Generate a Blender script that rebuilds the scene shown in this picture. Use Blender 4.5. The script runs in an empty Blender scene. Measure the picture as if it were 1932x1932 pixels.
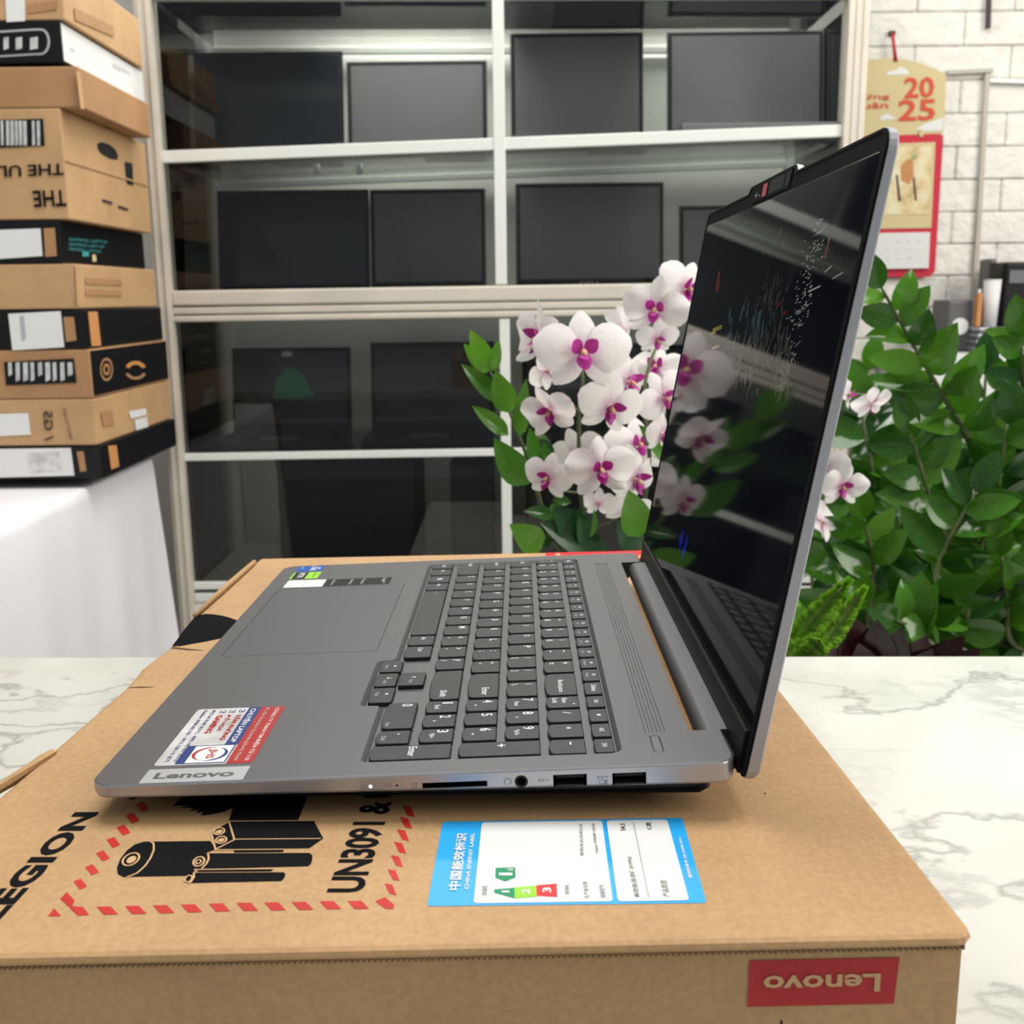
import bpy, bmesh, math, random
from mathutils import Vector, Matrix
random.seed(7)
sc = bpy.context.scene
COL = sc.collection

# ------------------------------------------------------------------ camera
CR = [(0.9999385781945389, -0.002207768306600735, -0.010861196867213771),
      (-0.011083313506528853, -0.19918526171662046, -0.9798991742401856),
      (0.0, 0.9799593651136692, -0.1991974967865164)]      # rows: right, down, forward
CP = Vector((0.165449, -0.379781, 0.298081))
FPX = 1999.09
cam = bpy.data.cameras.new('camera')
camo = bpy.data.objects.new('camera', cam)
COL.objects.link(camo)
# CR maps world -> camera (right, down, forward) row by row
r0 = Vector(CR[0]); 
right = Vector((0.9999385781945389, -0.011083313506528853, 0.0))
down = Vector((-0.002207768306600735, -0.19918526171662046, 0.9799593651136692))
fwd = Vector((-0.010861196867213771, -0.9798991742401856, -0.1991974967865164))
R3 = Matrix(CR)                      # camera <- world
cr, cd, cf = R3[0], R3[1], R3[2]
m = Matrix.Identity(4)
for i in range(3):
    m[i][0] = cr[i]; m[i][1] = -cd[i]; m[i][2] = -cf[i]; m[i][3] = CP[i]
camo.matrix_world = m
cam.sensor_width = 36.0
cam.lens = FPX / 1932 * 36
cam.clip_start = 0.02
cam.dof.use_dof = True
cam.dof.focus_distance = 0.50
cam.dof.aperture_fstop = 20.0
sc.camera = camo

# ------------------------------------------------------------------ light
sc.view_settings.view_transform = 'Standard'
sc.view_settings.look = 'None'
sc.view_settings.exposure = 0.0
sc.view_settings.gamma = 1.0
sc.view_settings.use_curve_mapping = False
w = bpy.data.worlds.new('world'); sc.world = w; w.use_nodes = True
bg = w.node_tree.nodes['Background']
bg.inputs[0].default_value = (0.88, 0.95, 1.0, 1); bg.inputs[1].default_value = 0.36

def area(name, loc, target, sx, sy, power, col=(1, 1, 1)):
    l = bpy.data.lights.new(name, 'AREA'); l.shape = 'RECTANGLE'; l.size = sx; l.size_y = sy
    l.energy = power; l.color = col
    o = bpy.data.objects.new(name, l); COL.objects.link(o); o.location = loc
    o.rotation_euler = (Vector(target) - Vector(loc)).to_track_quat('-Z', 'Y').to_euler()
    return o
area('ceiling_panel_light', (0.2, 0.7, 2.05), (0.2, 0.7, 0), 1.6, 1.0, 46, (1, .98, .95))
area('street_daylight', (2.7, -.2, 1.6), (0.4, 1.8, 0.1), 1.8, 1.6, 78, (1, .94, .87))
area('cabinet_fill_light', (0.15, 2.0, 1.28), (0.15, 2.0, 0), 1.2, .25, 17, (1, 1, .96))  # unseen fill light, added under the cabinet top to brighten the shelves

def at(u, v, Y):
    """point seen in direction (u, v) that stands at world depth Y"""
    q = R3.transposed() @ Vector(((u - 966) / FPX, (v - 966) / FPX, 1))
    return CP + q * ((Y - CP.y) / q.y)
def atz(u, v, z):
    q = R3.transposed() @ Vector(((u - 966) / FPX, (v - 966) / FPX, 1))
    return CP + q * ((z - CP.z) / q.z)

# ------------------------------------------------------------------ materials
def new_mat(name):
    m = bpy.data.materials.new(name); m.use_nodes = True
    return m, m.node_tree.nodes, m.node_tree.links, m.node_tree.nodes['Principled BSDF']
def pm(name, col, rough=.5, metal=0, var=0, scale=30, bump=0, bscale=200, spec=.3, emit=None, sub=0, coat=0):
    m, n, l, b = new_mat(name)
    c = (*col, 1)
    b.inputs['Base Color'].default_value = c
    b.inputs['Roughness'].default_value = rough
    b.inputs['Metallic'].default_value = metal
    b.inputs['Specular IOR Level'].default_value = spec
    if coat: b.inputs['Coat Weight'].default_value = coat; b.inputs['Coat Roughness'].default_value = .05
    if spec <= .2: b.inputs['IOR'].default_value = 1.13
    if sub: 
        b.inputs['Subsurface Weight'].default_value = sub
        b.inputs['Subsurface Radius'].default_value = (.01, .01, .01)
    if emit:
        b.inputs['Emission Color'].default_value = (*emit[0], 1); b.inputs['Emission Strength'].default_value = emit[1]
    tc = n.new('ShaderNodeTexCoord')
    if var:
        t = n.new('ShaderNodeTexNoise'); t.inputs['Scale'].default_value = scale; t.inputs['Detail'].default_value = 5
        l.new(tc.outputs['Object'], t.inputs['Vector'])
        r = n.new('ShaderNodeValToRGB')
        r.color_ramp.elements[0].position = .3; r.color_ramp.elements[1].position = .7
        r.color_ramp.elements[0].color = tuple(max(0, x * (1 - var)) for x in col) + (1,)
        r.color_ramp.elements[1].color = tuple(min(1, x * (1 + var)) for x in col) + (1,)
        l.new(t.outputs['Fac'], r.inputs['Fac']); l.new(r.outputs['Color'], b.inputs['Base Color'])
    if bump:
        t = n.new('ShaderNodeTexNoise'); t.inputs['Scale'].default_value = bscale; t.inputs['Detail'].default_value = 3
        l.new(tc.outputs['Object'], t.inputs['Vector'])
        bp = n.new('ShaderNodeBump'); bp.inputs['Strength'].default_value = bump; bp.inputs['Distance'].default_value = .002
        l.new(t.outputs['Fac'], bp.inputs['Height']); l.new(bp.outputs['Normal'], b.inputs['Normal'])
    return m
def card_mat(name, col, dark=.86):
    """corrugated cardboard: fibre speckle and soft mottling"""
    m, n, l, b = new_mat(name)
    tc = n.new('ShaderNodeTexCoord')
    t = n.new('ShaderNodeTexNoise'); t.inputs['Scale'].default_value = 14; t.inputs['Detail'].default_value = 4
    t2 = n.new('ShaderNodeTexNoise'); t2.inputs['Scale'].default_value = 420; t2.inputs['Detail'].default_value = 2
    mp = n.new('ShaderNodeMapping'); mp.inputs['Scale'].default_value = (1, .8, 1)
    l.new(tc.outputs['Object'], t.inputs['Vector']); l.new(tc.outputs['Object'], mp.inputs['Vector']); l.new(mp.outputs['Vector'], t2.inputs['Vector'])
    mix = n.new('ShaderNodeMath'); mix.operation = 'ADD'
    l.new(t.outputs['Fac'], mix.inputs[0]); l.new(t2.outputs['Fac'], mix.inputs[1])
    r = n.new('ShaderNodeValToRGB')
    r.color_ramp.elements[0].position = .36 * 2; r.color_ramp.elements[1].position = .62 * 2 if .62 * 2 < 1 else 1
    h = n.new('ShaderNodeMath'); h.operation = 'MULTIPLY'; h.inputs[1].default_value = .5
    l.new(mix.outputs[0], h.inputs[0])
    r.color_ramp.elements[0].position = .38; r.color_ramp.elements[1].position = .62
    r.color_ramp.elements[0].color = tuple(x * dark for x in col) + (1,)
    r.color_ramp.elements[1].color = tuple(min(1, x * 1.06) for x in col) + (1,)
    l.new(h.outputs[0], r.inputs['Fac']); l.new(r.outputs['Color'], b.inputs['Base Color'])
    b.inputs['Roughness'].default_value = .62; b.inputs['Specular IOR Level'].default_value = .3
    bp = n.new('ShaderNodeBump'); bp.inputs['Strength'].default_value = .15; bp.inputs['Distance'].default_value = .0006
    l.new(t2.outputs['Fac'], bp.inputs['Height']); l.new(bp.outputs['Normal'], b.inputs['Normal'])
    return m
def marble_mat():
    m, n, l, b = new_mat('white_marble')
    tc = n.new('ShaderNodeTexCoord')
    mp = n.new('ShaderNodeMapping'); mp.inputs['Rotation'].default_value = (0, 0, .5); mp.inputs['Scale'].default_value = (1, 1.25, 1)
    l.new(tc.outputs['Object'], mp.inputs['Vector'])
    base = None
    def vein(scale, width, det, off):
        no = n.new('ShaderNodeTexNoise'); no.inputs['Scale'].default_value = scale; no.inputs['Detail'].default_value = det
        no.inputs['Roughness'].default_value = .55; no.inputs['Distortion'].default_value = .25
        ad = n.new('ShaderNodeVectorMath'); ad.operation = 'ADD'; ad.inputs[1].default_value = (off, off * 1.7, 0)
        l.new(mp.outputs['Vector'], ad.inputs[0]); l.new(ad.outputs[0], no.inputs['Vector'])
        s = n.new('ShaderNodeMath'); s.operation = 'SUBTRACT'; s.inputs[1].default_value = .5; l.new(no.outputs['Fac'], s.inputs[0])
        a = n.new('ShaderNodeMath'); a.operation = 'ABSOLUTE'; l.new(s.outputs[0], a.inputs[0])
        r = n.new('ShaderNodeMapRange'); r.inputs['From Min'].default_value = 0; r.inputs['From Max'].default_value = width
        r.inputs['To Min'].default_value = 1; r.inputs['To Max'].default_value = 0; l.new(a.outputs[0], r.inputs['Value'])
        return r.outputs[0]
    v1 = vein(3.2, .012, 6, 3.1); v2 = vein(9, .03, 6, 9.3)
    msk = n.new('ShaderNodeTexNoise'); msk.inputs['Scale'].default_value = 3.2; l.new(mp.outputs['Vector'], msk.inputs['Vector'])
    mr = n.new('ShaderNodeMapRange'); mr.inputs['From Min'].default_value = .42; mr.inputs['From Max'].default_value = .6; l.new(msk.outputs['Fac'], mr.inputs['Value'])
    k = n.new('ShaderNodeMath'); k.operation = 'MULTIPLY'; l.new(v2, k.inputs[0]); l.new(mr.outputs[0], k.inputs[1])
    mx = n.new('ShaderNodeMath'); mx.operation = 'MAXIMUM'; l.new(v1, mx.inputs[0]); l.new(k.outputs[0], mx.inputs[1])
    sc_ = n.new('ShaderNodeMath'); sc_.operation = 'MULTIPLY'; sc_.inputs[1].default_value = .62; l.new(mx.outputs[0], sc_.inputs[0])
    cl = n.new('ShaderNodeTexNoise'); cl.inputs['Scale'].default_value = 6; cl.inputs['Detail'].default_value = 3; l.new(mp.outputs['Vector'], cl.inputs['Vector'])
    cr_ = n.new('ShaderNodeValToRGB'); cr_.color_ramp.elements[0].color = (.48, .50, .46, 1); cr_.color_ramp.elements[1].color = (.63, .64, .60, 1)
    cr_.color_ramp.elements[0].position = .3; cr_.color_ramp.elements[1].position = .55
    l.new(cl.outputs['Fac'], cr_.inputs['Fac'])
    mc = n.new('ShaderNodeMixRGB'); mc.inputs['Color2'].default_value = (.22, .24, .23, 1)
    l.new(sc_.outputs[0], mc.inputs['Fac']); l.new(cr_.outputs['Color'], mc.inputs['Color1'])
    l.new(mc.outputs['Color'], b.inputs['Base Color'])
    b.inputs['Roughness'].default_value = .16
    return m
def glass_mat(name, tint=(.955, .965, .95), ior=1.5):
    m, n, l, b = new_mat(name); n.remove(b)
    out = n['Material Output']
    tr = n.new('ShaderNodeBsdfTransparent'); tr.inputs[0].default_value = (*tint, 1)
    gl = n.new('ShaderNodeBsdfGlossy'); gl.inputs['Roughness'].default_value = .01
    fr = n.new('ShaderNodeFresnel'); fr.inputs['IOR'].default_value = ior
    mx = n.new('ShaderNodeMixShader')
    l.new(fr.outputs[0], mx.inputs[0]); l.new(tr.outputs[0], mx.inputs[1]); l.new(gl.outputs[0], mx.inputs[2]); l.new(mx.outputs[0], out.inputs[0])
    return m
def leaf_mat(name, c1, c2, trans=.25, rough=.28):
    m, n, l, b = new_mat(name)
    tc = n.new('ShaderNodeTexCoord'); oi = n.new('ShaderNodeObjectInfo')
    t = n.new('ShaderNodeTexNoise'); t.inputs['Scale'].default_value = 25
    l.new(tc.outputs['Object'], t.inputs['Vector'])
    ad = n.new('ShaderNodeMath'); ad.operation = 'ADD'; l.new(t.outputs['Fac'], ad.inputs[0]); l.new(oi.outputs['Random'], ad.inputs[1])
    hf = n.new('ShaderNodeMath'); hf.operation = 'MULTIPLY'; hf.inputs[1].default_value = .5; l.new(ad.outputs[0], hf.inputs[0])
    r = n.new('ShaderNodeValToRGB'); r.color_ramp.elements[0].position = .2; r.color_ramp.elements[1].position = .8
    r.color_ramp.elements[0].color = (*c1, 1); r.color_ramp.elements[1].color = (*c2, 1)
    l.new(hf.outputs[0], r.inputs['Fac']); l.new(r.outputs['Color'], b.inputs['Base Color'])
    b.inputs['Roughness'].default_value = rough
    tl = n.new('ShaderNodeBsdfTranslucent'); mx = n.new('ShaderNodeMixShader'); mx.inputs[0].default_value = trans
    l.new(r.outputs['Color'], tl.inputs[0]); l.new(b.outputs[0], mx.inputs[1]); l.new(tl.outputs[0], mx.inputs[2])
    l.new(mx.outputs[0], n['Material Output'].inputs[0])
    return m

M = {}
M['card'] = card_mat('kraft_cardboard', (.48, .295, .142))
M['card2'] = card_mat('brown_cardboard', (.40, .22, .105))
M['card3'] = card_mat('light_cardboard', (.50, .31, .155))
M['cardedge'] = pm('cardboard_edge', (.10, .055, .03), .9)
M['fluting'] = pm('torn_fluting', (.20, .12, .065), .9)
M['ink'] = pm('black_print', (.010, .010, .011), .7, spec=.15)
M['red'] = pm('red_print', (.47, .020, .016), .55, var=.12, scale=60)
M['redf'] = pm('dark_red_print', (.42, .022, .028), .55, var=.1, scale=40)
M['kraftprint'] = pm('bare_card_letter', (.55, .34, .17), .65)
M['marble'] = marble_mat()
M['steel'] = pm('grey_anodised_metal', (.108, .108, .113), .45, .3, bump=.02, bscale=1500)
M['steelside'] = pm('silver_anodised_metal', (.46, .47, .51), .36, .7)
M['lidmetal'] = pm('silver_lid_metal', (.40, .40, .43), .45, .5)
M['pad'] = pm('touchpad_glass', (.104, .104, .116), .40, .2)
M['key'] = pm('charcoal_key', (.023, .023, .026), .5, spec=.35)
M['legend'] = pm('white_legend', (.78, .80, .82), .6)
M['dim'] = pm('grey_legend', (.42, .43, .44), .6)
M['black'] = pm('black_plastic', (.007, .007, .008), .4, spec=.25)
M['blackm'] = pm('black_matte', (.010, .010, .011), .7)
M['port'] = pm('port_cavity', (.006, .006, .007), .5)
M['portsteel'] = pm('port_steel', (.10, .10, .10), .3, .8)
M['bezel'] = pm('screen_bezel', (.011, .011, .012), .6, spec=.18)
M['display'] = pm('glossy_screen', (.003, .004, .007), .05, spec=.5)
M['display'].node_tree.nodes['Principled BSDF'].inputs['IOR'].default_value = 1.21
M['redslide'] = pm('red_shutter', (.45, .06, .08), .5)
M['white'] = pm('white_paper', (.72, .72, .71), .5)
M['silverfilm'] = pm('silver_film', (.62, .62, .62), .35, .3, var=.25, scale=60)
M['blue'] = pm('sky_blue_print', (.02, .36, .80), .4)
M['navy'] = pm('navy_print', (.010, .035, .17), .4)
M['jred'] = pm('red_film', (.36, .012, .012), .4)
M['green'] = pm('dark_green_print', (.0, .25, .10), .5)
M['lime'] = pm('lime_print', (.27, .62, .03), .5)
M['rred'] = pm('bright_red_print', (.72, .02, .03), .5)
M['intelblue'] = pm('blue_film', (.01, .09, .42), .35)
M['grayt'] = pm('grey_print', (.22, .22, .22), .6)
M['plate'] = pm('brushed_plate', (.42, .43, .45), .4, .3)
M['platetext'] = pm('plate_lettering', (.09, .085, .08), .4)
M['alu'] = pm('aluminium_profile', (.62, .575, .49), .45, .25, var=.08, scale=8)
M['alub'] = pm('white_aluminium', (.70, .72, .68), .4, .1)
M['glass'] = glass_mat('cabinet_glass')
M['shelfglass'] = glass_mat('shelf_glass', (.93, .945, .925))
M['partition'] = glass_mat('partition_glass', (.96, .97, .96))
M['cabback'] = pm('cabinet_back', (.74, .735, .69), .35, var=.06, scale=3)
M['cloth'] = pm('white_cloth', (.77, .76, .79), .8, bump=.3, bscale=30)
M['wall'] = pm('white_wall', (.72, .71, .67), .8, var=.05, scale=4)
M['brick'] = pm('white_foam_brick', (.80, .785, .73), .75, var=.03, scale=6, bump=1.0, bscale=26)
M['brick'].node_tree.nodes['Bump'].inputs['Distance'].default_value = .012
M['mortar'] = pm('brick_joint', (.76, .745, .70), .85)
M['trim'] = pm('beige_trim', (.50, .46, .40), .6)
M['floor'] = pm('grey_floor_tile', (.35, .34, .32), .35, var=.1, scale=3)
M['lapgrey'] = pm('grey_laptop', (.12, .12, .125), .45, .1)
M['scrgrey'] = pm('grey_and_screen_glare', (.15, .15, .155), .45)  # screen glare put into the base colour; plain grey on touchpads and drive bay
M['scrdark'] = pm('dark_screen', (.014, .018, .024), .15)
M['petal'] = leaf_mat('white_petal', (.80, .77, .76), (.86, .83, .81), .35, .5)
def petal_tint(m):
    n, l = m.node_tree.nodes, m.node_tree.links
    ramp = [x for x in n if x.type == 'VALTORGB'][0]
    tc = n.new('ShaderNodeTexCoord'); ln = n.new('ShaderNodeVectorMath'); ln.operation = 'LENGTH'; l.new(tc.outputs['Object'], ln.inputs[0])
    mr = n.new('ShaderNodeMapRange'); mr.inputs['From Min'].default_value = .006; mr.inputs['From Max'].default_value = .022; mr.inputs['To Min'].default_value = .55; mr.inputs['To Max'].default_value = 0
    l.new(ln.outputs['Value'], mr.inputs['Value'])
    wv = n.new('ShaderNodeTexNoise'); wv.inputs['Scale'].default_value = 260; l.new(tc.outputs['Object'], wv.inputs['Vector'])
    mx = n.new('ShaderNodeMixRGB'); mx.inputs['Color2'].default_value = (.62, .30, .50, 1)
    l.new(mr.outputs[0], mx.inputs['Fac']); l.new(ramp.outputs['Color'], mx.inputs['Color1'])
    for x in n:
        if x.type == 'BSDF_PRINCIPLED':
            l.new(mx.outputs[0], x.inputs['Base Color'])
            bp = n.new('ShaderNodeBump'); bp.inputs['Strength'].default_value = .25; bp.inputs['Distance'].default_value = .002; l.new(wv.outputs['Fac'], bp.inputs['Height']); l.new(bp.outputs['Normal'], x.inputs['Normal'])
        if x.type == 'BSDF_TRANSLUCENT': l.new(mx.outputs[0], x.inputs[0])
petal_tint(M['petal'])
M['lip'] = leaf_mat('magenta_lip', (.30, .0, .17), (.50, .05, .34), .2, .45)
M['column'] = pm('yellow_column', (.62, .38, .22), .5)
M['bud'] = pm('green_bud', (.22, .32, .05), .5)
M['zleaf'] = leaf_mat('dark_green_leaf', (.010, .055, .010), (.07, .22, .012), .30, .14)
M['zleaf2'] = leaf_mat('mid_green_leaf', (.04, .15, .015), (.12, .30, .025), .35, .18)
M['oleaf'] = leaf_mat('broad_green_leaf', (.012, .06, .02), (.03, .11, .03), .12)
M['fern'] = leaf_mat('bright_fern', (.16, .38, .02), (.30, .52, .05), .4, .5)
M['stem'] = pm('green_brown_stem', (.10, .13, .05), .6)
M['pot'] = pm('grey_ceramic_pot', (.28, .28, .27), .4)
M['soil'] = pm('dark_soil', (.03, .02, .015), .9, bump=1, bscale=80)
M['maroon'] = leaf_mat('maroon_leaf', (.02, .008, .008), (.06, .012, .016), .1)
M['calgold'] = pm('gold_card', (.62, .52, .28), .6)
M['calred'] = pm('red_card', (.55, .02, .045), .55)
M['calprint'] = pm('orange_print', (.62, .08, .03), .6)
M['teal'] = pm('teal_print', (.05, .30, .30), .6)
M['orangecard'] = pm('orange_sticker', (.55, .25, .09), .6)
M['woodbrown'] = pm('dark_wood', (.05, .035, .03), .5)

# ------------------------------------------------------------------ object helpers
def tag(o, label=None, cat=None, group=None, kind=None):
    if label: o['label'] = label
    if cat: o['category'] = cat
    if group: o['group'] = group
    if kind: o['kind'] = kind
    return o
def obj(name, me, mat=None, parent=None, mw=None):
    o = bpy.data.objects.new(name, me); COL.objects.link(o)
    me.name = name
    if mat is not None:
        if isinstance(mat, str): mat = M[mat]
        if not me.materials: me.materials.append(mat)
    if parent is not None: o.parent = parent
    if mw is not None: o.matrix_local = mw
    return o
def empty(name, loc=(0, 0, 0), label=None, cat=None, group=None, mw=None):
    o = bpy.data.objects.new(name, None); COL.objects.link(o); o.empty_display_size = .02
    o.location = loc
    if mw is not None: o.matrix_world = mw
    tag(o, label, cat, group)
    return o
def mesh(verts, faces, name='m', smooth=False):
    me = bpy.data.meshes.new(name); me.from_pydata([tuple(v) for v in verts], [], faces); me.update()
    if smooth:
        for p in me.polygons: p.use_smooth = True
    return me
def bm_mesh(bm, smooth=False):
    bmesh.ops.recalc_face_normals(bm, faces=bm.faces[:])
    me = bpy.data.meshes.new('m'); bm.to_mesh(me); bm.free()
    if smooth:
        for p in me.polygons: p.use_smooth = True
    return me
def join_meshes(lst):
    """list of (verts, faces) -> one mesh"""
    V, F = [], []
    for v, f in lst:
        k = len(V); V += [tuple(x) for x in v]; F += [tuple(i + k for i in q) for q in f]
    return mesh(V, F)
def box_vf(x0, x1, y0, y1, z0, z1):
    v = [(x, y, z) for z in (z0, z1) for y in (y0, y1) for x in (x0, x1)]
    return v, [(0, 2, 3, 1), (4, 5, 7, 6), (0, 1, 5, 4), (2, 6, 7, 3), (0, 4, 6, 2), (1, 3, 7, 5)]
def hexa_vf(p):     # 8 points, order as box_vf
    return p, [(0, 2, 3, 1), (4, 5, 7, 6), (0, 1, 5, 4), (2, 6, 7, 3), (0, 4, 6, 2), (1, 3, 7, 5)]
def bevel_me(me, w, seg=2):
    bm = bmesh.new(); bm.from_mesh(me)
    bmesh.ops.recalc_face_normals(bm, faces=bm.faces[:])
    bmesh.ops.bevel(bm, geom=bm.edges[:], offset=w, segments=seg, affect='EDGES', profile=.6, clamp_overlap=True)
    r = bm_mesh(bm, False)
    for p in r.polygons: p.use_smooth = False
    return r
def box(name, x0, x1, y0, y1, z0, z1, mat, parent=None, bev=0, mw=None):
    me = mesh(*box_vf(x0, x1, y0, y1, z0, z1))
    if bev: me = bevel_me(me, bev)
    return obj(name, me, mat, parent, mw)
def bar_vf(a, b, w, d, upv=(0, 0, 1)):
    """rectangular bar from a to b"""
    a, b = Vector(a), Vector(b); t = (b - a).normalized(); u = t.cross(Vector(upv)).normalized(); v = u.cross(t).normalized()
    p = [c + u * sx * w / 2 + v * sy * d / 2 for c in (a, b) for sy in (-1, 1) for sx in (-1, 1)]
    return hexa_vf(p)
def bar(name, a, b, w, d, mat, parent=None, upv=(0, 0, 1), bev=0):
    me = mesh(*bar_vf(a, b, w, d, upv))
    if bev: me = bevel_me(me, bev)
    return obj(name, me, mat, parent)
def tube_vf(pts, rad, n=8, cap=True):
    pts = [Vector(p) for p in pts]
    if not hasattr(rad, '__len__'): rad = [rad] * len(pts)
    V, F = [], []
    prev = None
    for i, p in enumerate(pts):
        t = (pts[min(i + 1, len(pts) - 1)] - pts[max(i - 1, 0)]).normalized()
        if prev is None:
            u = t.cross(Vector((0, 0, 1)))
            if u.length < .1: u = t.cross(Vector((1, 0, 0)))
        else: u = prev - t * prev.dot(t)
        u.normalize(); prev = u; v = t.cross(u)
        for k in range(n):
            a = 2 * math.pi * k / n
            V.append(p + (u * math.cos(a) + v * math.sin(a)) * rad[i])
    for i in range(len(pts) - 1):
        for k in range(n):
            F.append((i * n + k, i * n + (k + 1) % n, (i + 1) * n + (k + 1) % n, (i + 1) * n + k))
    if cap:
        F.append(tuple(range(n))[::-1]); F.append(tuple((len(pts) - 1) * n + k for k in range(n)))
    return V, F
def tube(name, pts, rad, mat, parent=None, n=8):
    v, f = tube_vf(pts, rad, n); return obj(name, mesh(v, f, smooth=True), mat, parent)
def spline(pts, n=6):
    """Catmull-Rom through points"""
    P = [Vector(p) for p in pts]; P = [2 * P[0] - P[1]] + P + [2 * P[-1] - P[-2]]
    out = []
    for i in range(1, len(P) - 2):
        for k in range(n):
            t = k / n
            a, b, c, d = P[i - 1], P[i], P[i + 1], P[i + 2]
            out.append(.5 * ((2 * b) + (c - a) * t + (2 * a - 5 * b + 4 * c - d) * t * t + (3 * b - a - 3 * c + d) * t ** 3))
    out.append(P[-2]); return out
def round_poly(pts, r, seg=5):
    """round the corners of a 2D polygon; r scalar or list"""
    n = len(pts); out = []
    for i in range(n):
        rr = r[i] if hasattr(r, '__len__') else r
        p = Vector(pts[i]); a = Vector(pts[i - 1]); b = Vector(pts[(i + 1) % n])
        if rr <= 0: out.append((p.x, p.y)); continue
        da = (a - p).normalized(); db = (b - p).normalized()
        ang = math.acos(max(-1, min(1, da.dot(db))))
        if ang > math.pi - .02: out.append((p.x, p.y)); continue
        L = min(rr / math.tan(ang / 2), (a - p).length * .49, (b - p).length * .49)
        q = L * math.tan(ang / 2)
        cen = p + (da + db).normalized() * (q / math.sin(ang / 2))
        s = p + da * L - cen; e = p + db * L - cen
        for k in range(seg + 1):
            t = k / seg
            d = s.lerp(e, t).normalized() * q
            out.append((cen.x + d.x, cen.y + d.y))
    return out
def area2(p): return sum(p[i - 1][0] * p[i][1] - p[i][0] * p[i - 1][1] for i in range(len(p))) / 2
def offset_poly(pts, d):
    """move every edge inwards by d (mitred)"""
    n = len(pts); sgn = 1 if area2(pts) > 0 else -1; out = []
    for i in range(n):
        a, p, b = Vector(pts[i - 1]), Vector(pts[i]), Vector(pts[(i + 1) % n])
        e1 = (p - a); e2 = (b - p)
        if e1.length < 1e-9 or e2.length < 1e-9: out.append((p.x, p.y)); continue
        e1.normalize(); e2.normalize()
        n1 = Vector((-e1.y, e1.x)) * sgn; n2 = Vector((-e2.y, e2.x)) * sgn
        k = n1 + n2; k = k / max(.3, (1 + n1.dot(n2)))
        q = p + k * d; out.append((q.x, q.y))
    return out
def loft_vf(rings, cap=(True, True)):
    n = len(rings[0]); V = [v for r in rings for v in r]; F = []
    for i in range(len(rings) - 1):
        for k in range(n):
            F.append((i * n + k, i * n + (k + 1) % n, (i + 1) * n + (k + 1) % n, (i + 1) * n + k))
    if cap[0]: F.append(tuple(range(n))[::-1])
    if cap[1]: F.append(tuple((len(rings) - 1) * n + k for k in range(n)))
    return V, F
def prism(name, poly, z0, z1, mat, parent=None, bev=0, mw=None):
    """2D outline extruded z0..z1 with a small chamfer at the top"""
    if bev: rings = [[(x, y, z0) for x, y in poly], [(x, y, z1 - bev) for x, y in poly], [(x, y, z1) for x, y in offset_poly(poly, bev)]]
    else: rings = [[(x, y, z0) for x, y in poly], [(x, y, z1) for x, y in poly]]
    v, f = loft_vf(rings); bm = bmesh.new(); bmv = [bm.verts.new(x) for x in v]
    for q in f: bm.faces.new([bmv[i] for i in q])
    return obj(name, bm_mesh(bm), mat, parent, mw)
def boolean(o, cutters):
    """cut meshes out of o and keep the result as plain mesh data"""
    for c in cutters:
        md = o.modifiers.new('b', 'BOOLEAN'); md.operation = 'DIFFERENCE'; md.solver = 'EXACT'; md.object = c
    bpy.context.view_layer.update()
    dg = bpy.context.evaluated_depsgraph_get()
    me = bpy.data.meshes.new_from_object(o.evaluated_get(dg))
    o.modifiers.clear(); o.data = me
    for c in cutters: bpy.data.objects.remove(c)
    return o
_tc = {}
def text_me(s, res=2, bold=0.0, space=1.0):
    """flat text mesh normalised so that its bounds are 0..1 in x and y"""
    k = (s, res, bold, space)
    if k in _tc: return _tc[k]
    cu = bpy.data.curves.new('t', 'FONT'); cu.body = s; cu.size = 1; cu.resolution_u = res; cu.space_character = space
    if bold: cu.offset = bold
    o = bpy.data.objects.new('t', cu); COL.objects.link(o)
    bpy.context.view_layer.update()
    me = bpy.data.meshes.new_from_object(o.evaluated_get(bpy.context.evaluated_depsgraph_get()))
    bpy.data.objects.remove(o)
    vs = [v.co.copy() for v in me.vertices]; fs = [tuple(p.vertices) for p in me.polygons]
    bpy.data.meshes.remove(me)
    if not vs: vs = [Vector((0, 0, 0)), Vector((1, 0, 0)), Vector((0, 1, 0))]; fs = []
    x0 = min(v.x for v in vs); x1 = max(v.x for v in vs); y0 = min(v.y for v in vs); y1 = max(v.y for v in vs)
    r = ([((v.x - x0) / max(1e-6, x1 - x0), (v.y - y0) / max(1e-6, y1 - y0)) for v in vs], fs, (x1 - x0) / max(1e-6, y1 - y0))
    _tc[k] = r
    return r
def text_vf(s, O, U, V, bold=0.0, res=2, space=1.0):
    vs, fs, asp = text_me(s, res, bold, space)
    O, U, V = Vector(O), Vector(U), Vector(V)
    return [O + U * x + V * y for x, y in vs], fs
def text(name, s, O, U, V, mat, parent=None, bold=0.0, res=2, space=1.0):
    """lettering laid in the parallelogram O, O+U, O+V"""
    v, f = text_vf(s, O, U, V, bold, res, space)
    return obj(name, mesh(v, f), mat, parent)
def quads(name, lst, mat, parent=None):
    V, F = [], []
    for q in lst:
        k = len(V); V += [tuple(p) for p in q]; F.append(tuple(range(k, k + len(q))))
    return obj(name, mesh(V, F), mat, parent)

# ------------------------------------------------------------------ setting
def struct(o): o['kind'] = 'structure'; return o
struct(box('floor', -2.6, 3.0, -2.2, 2.6, -.80, -.75, 'floor'))
struct(box('ceiling', -2.6, 3.0, -.6, 2.6, 2.1, 2.15, 'wall'))
struct(box('wall_left', -2.65, -2.6, -.6, 2.6, -.75, 2.1, 'wall'))
wb = struct(box('wall_back', -2.6, 3.0, 2.36, 2.42, -.75, 2.1, 'mortar'))
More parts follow.
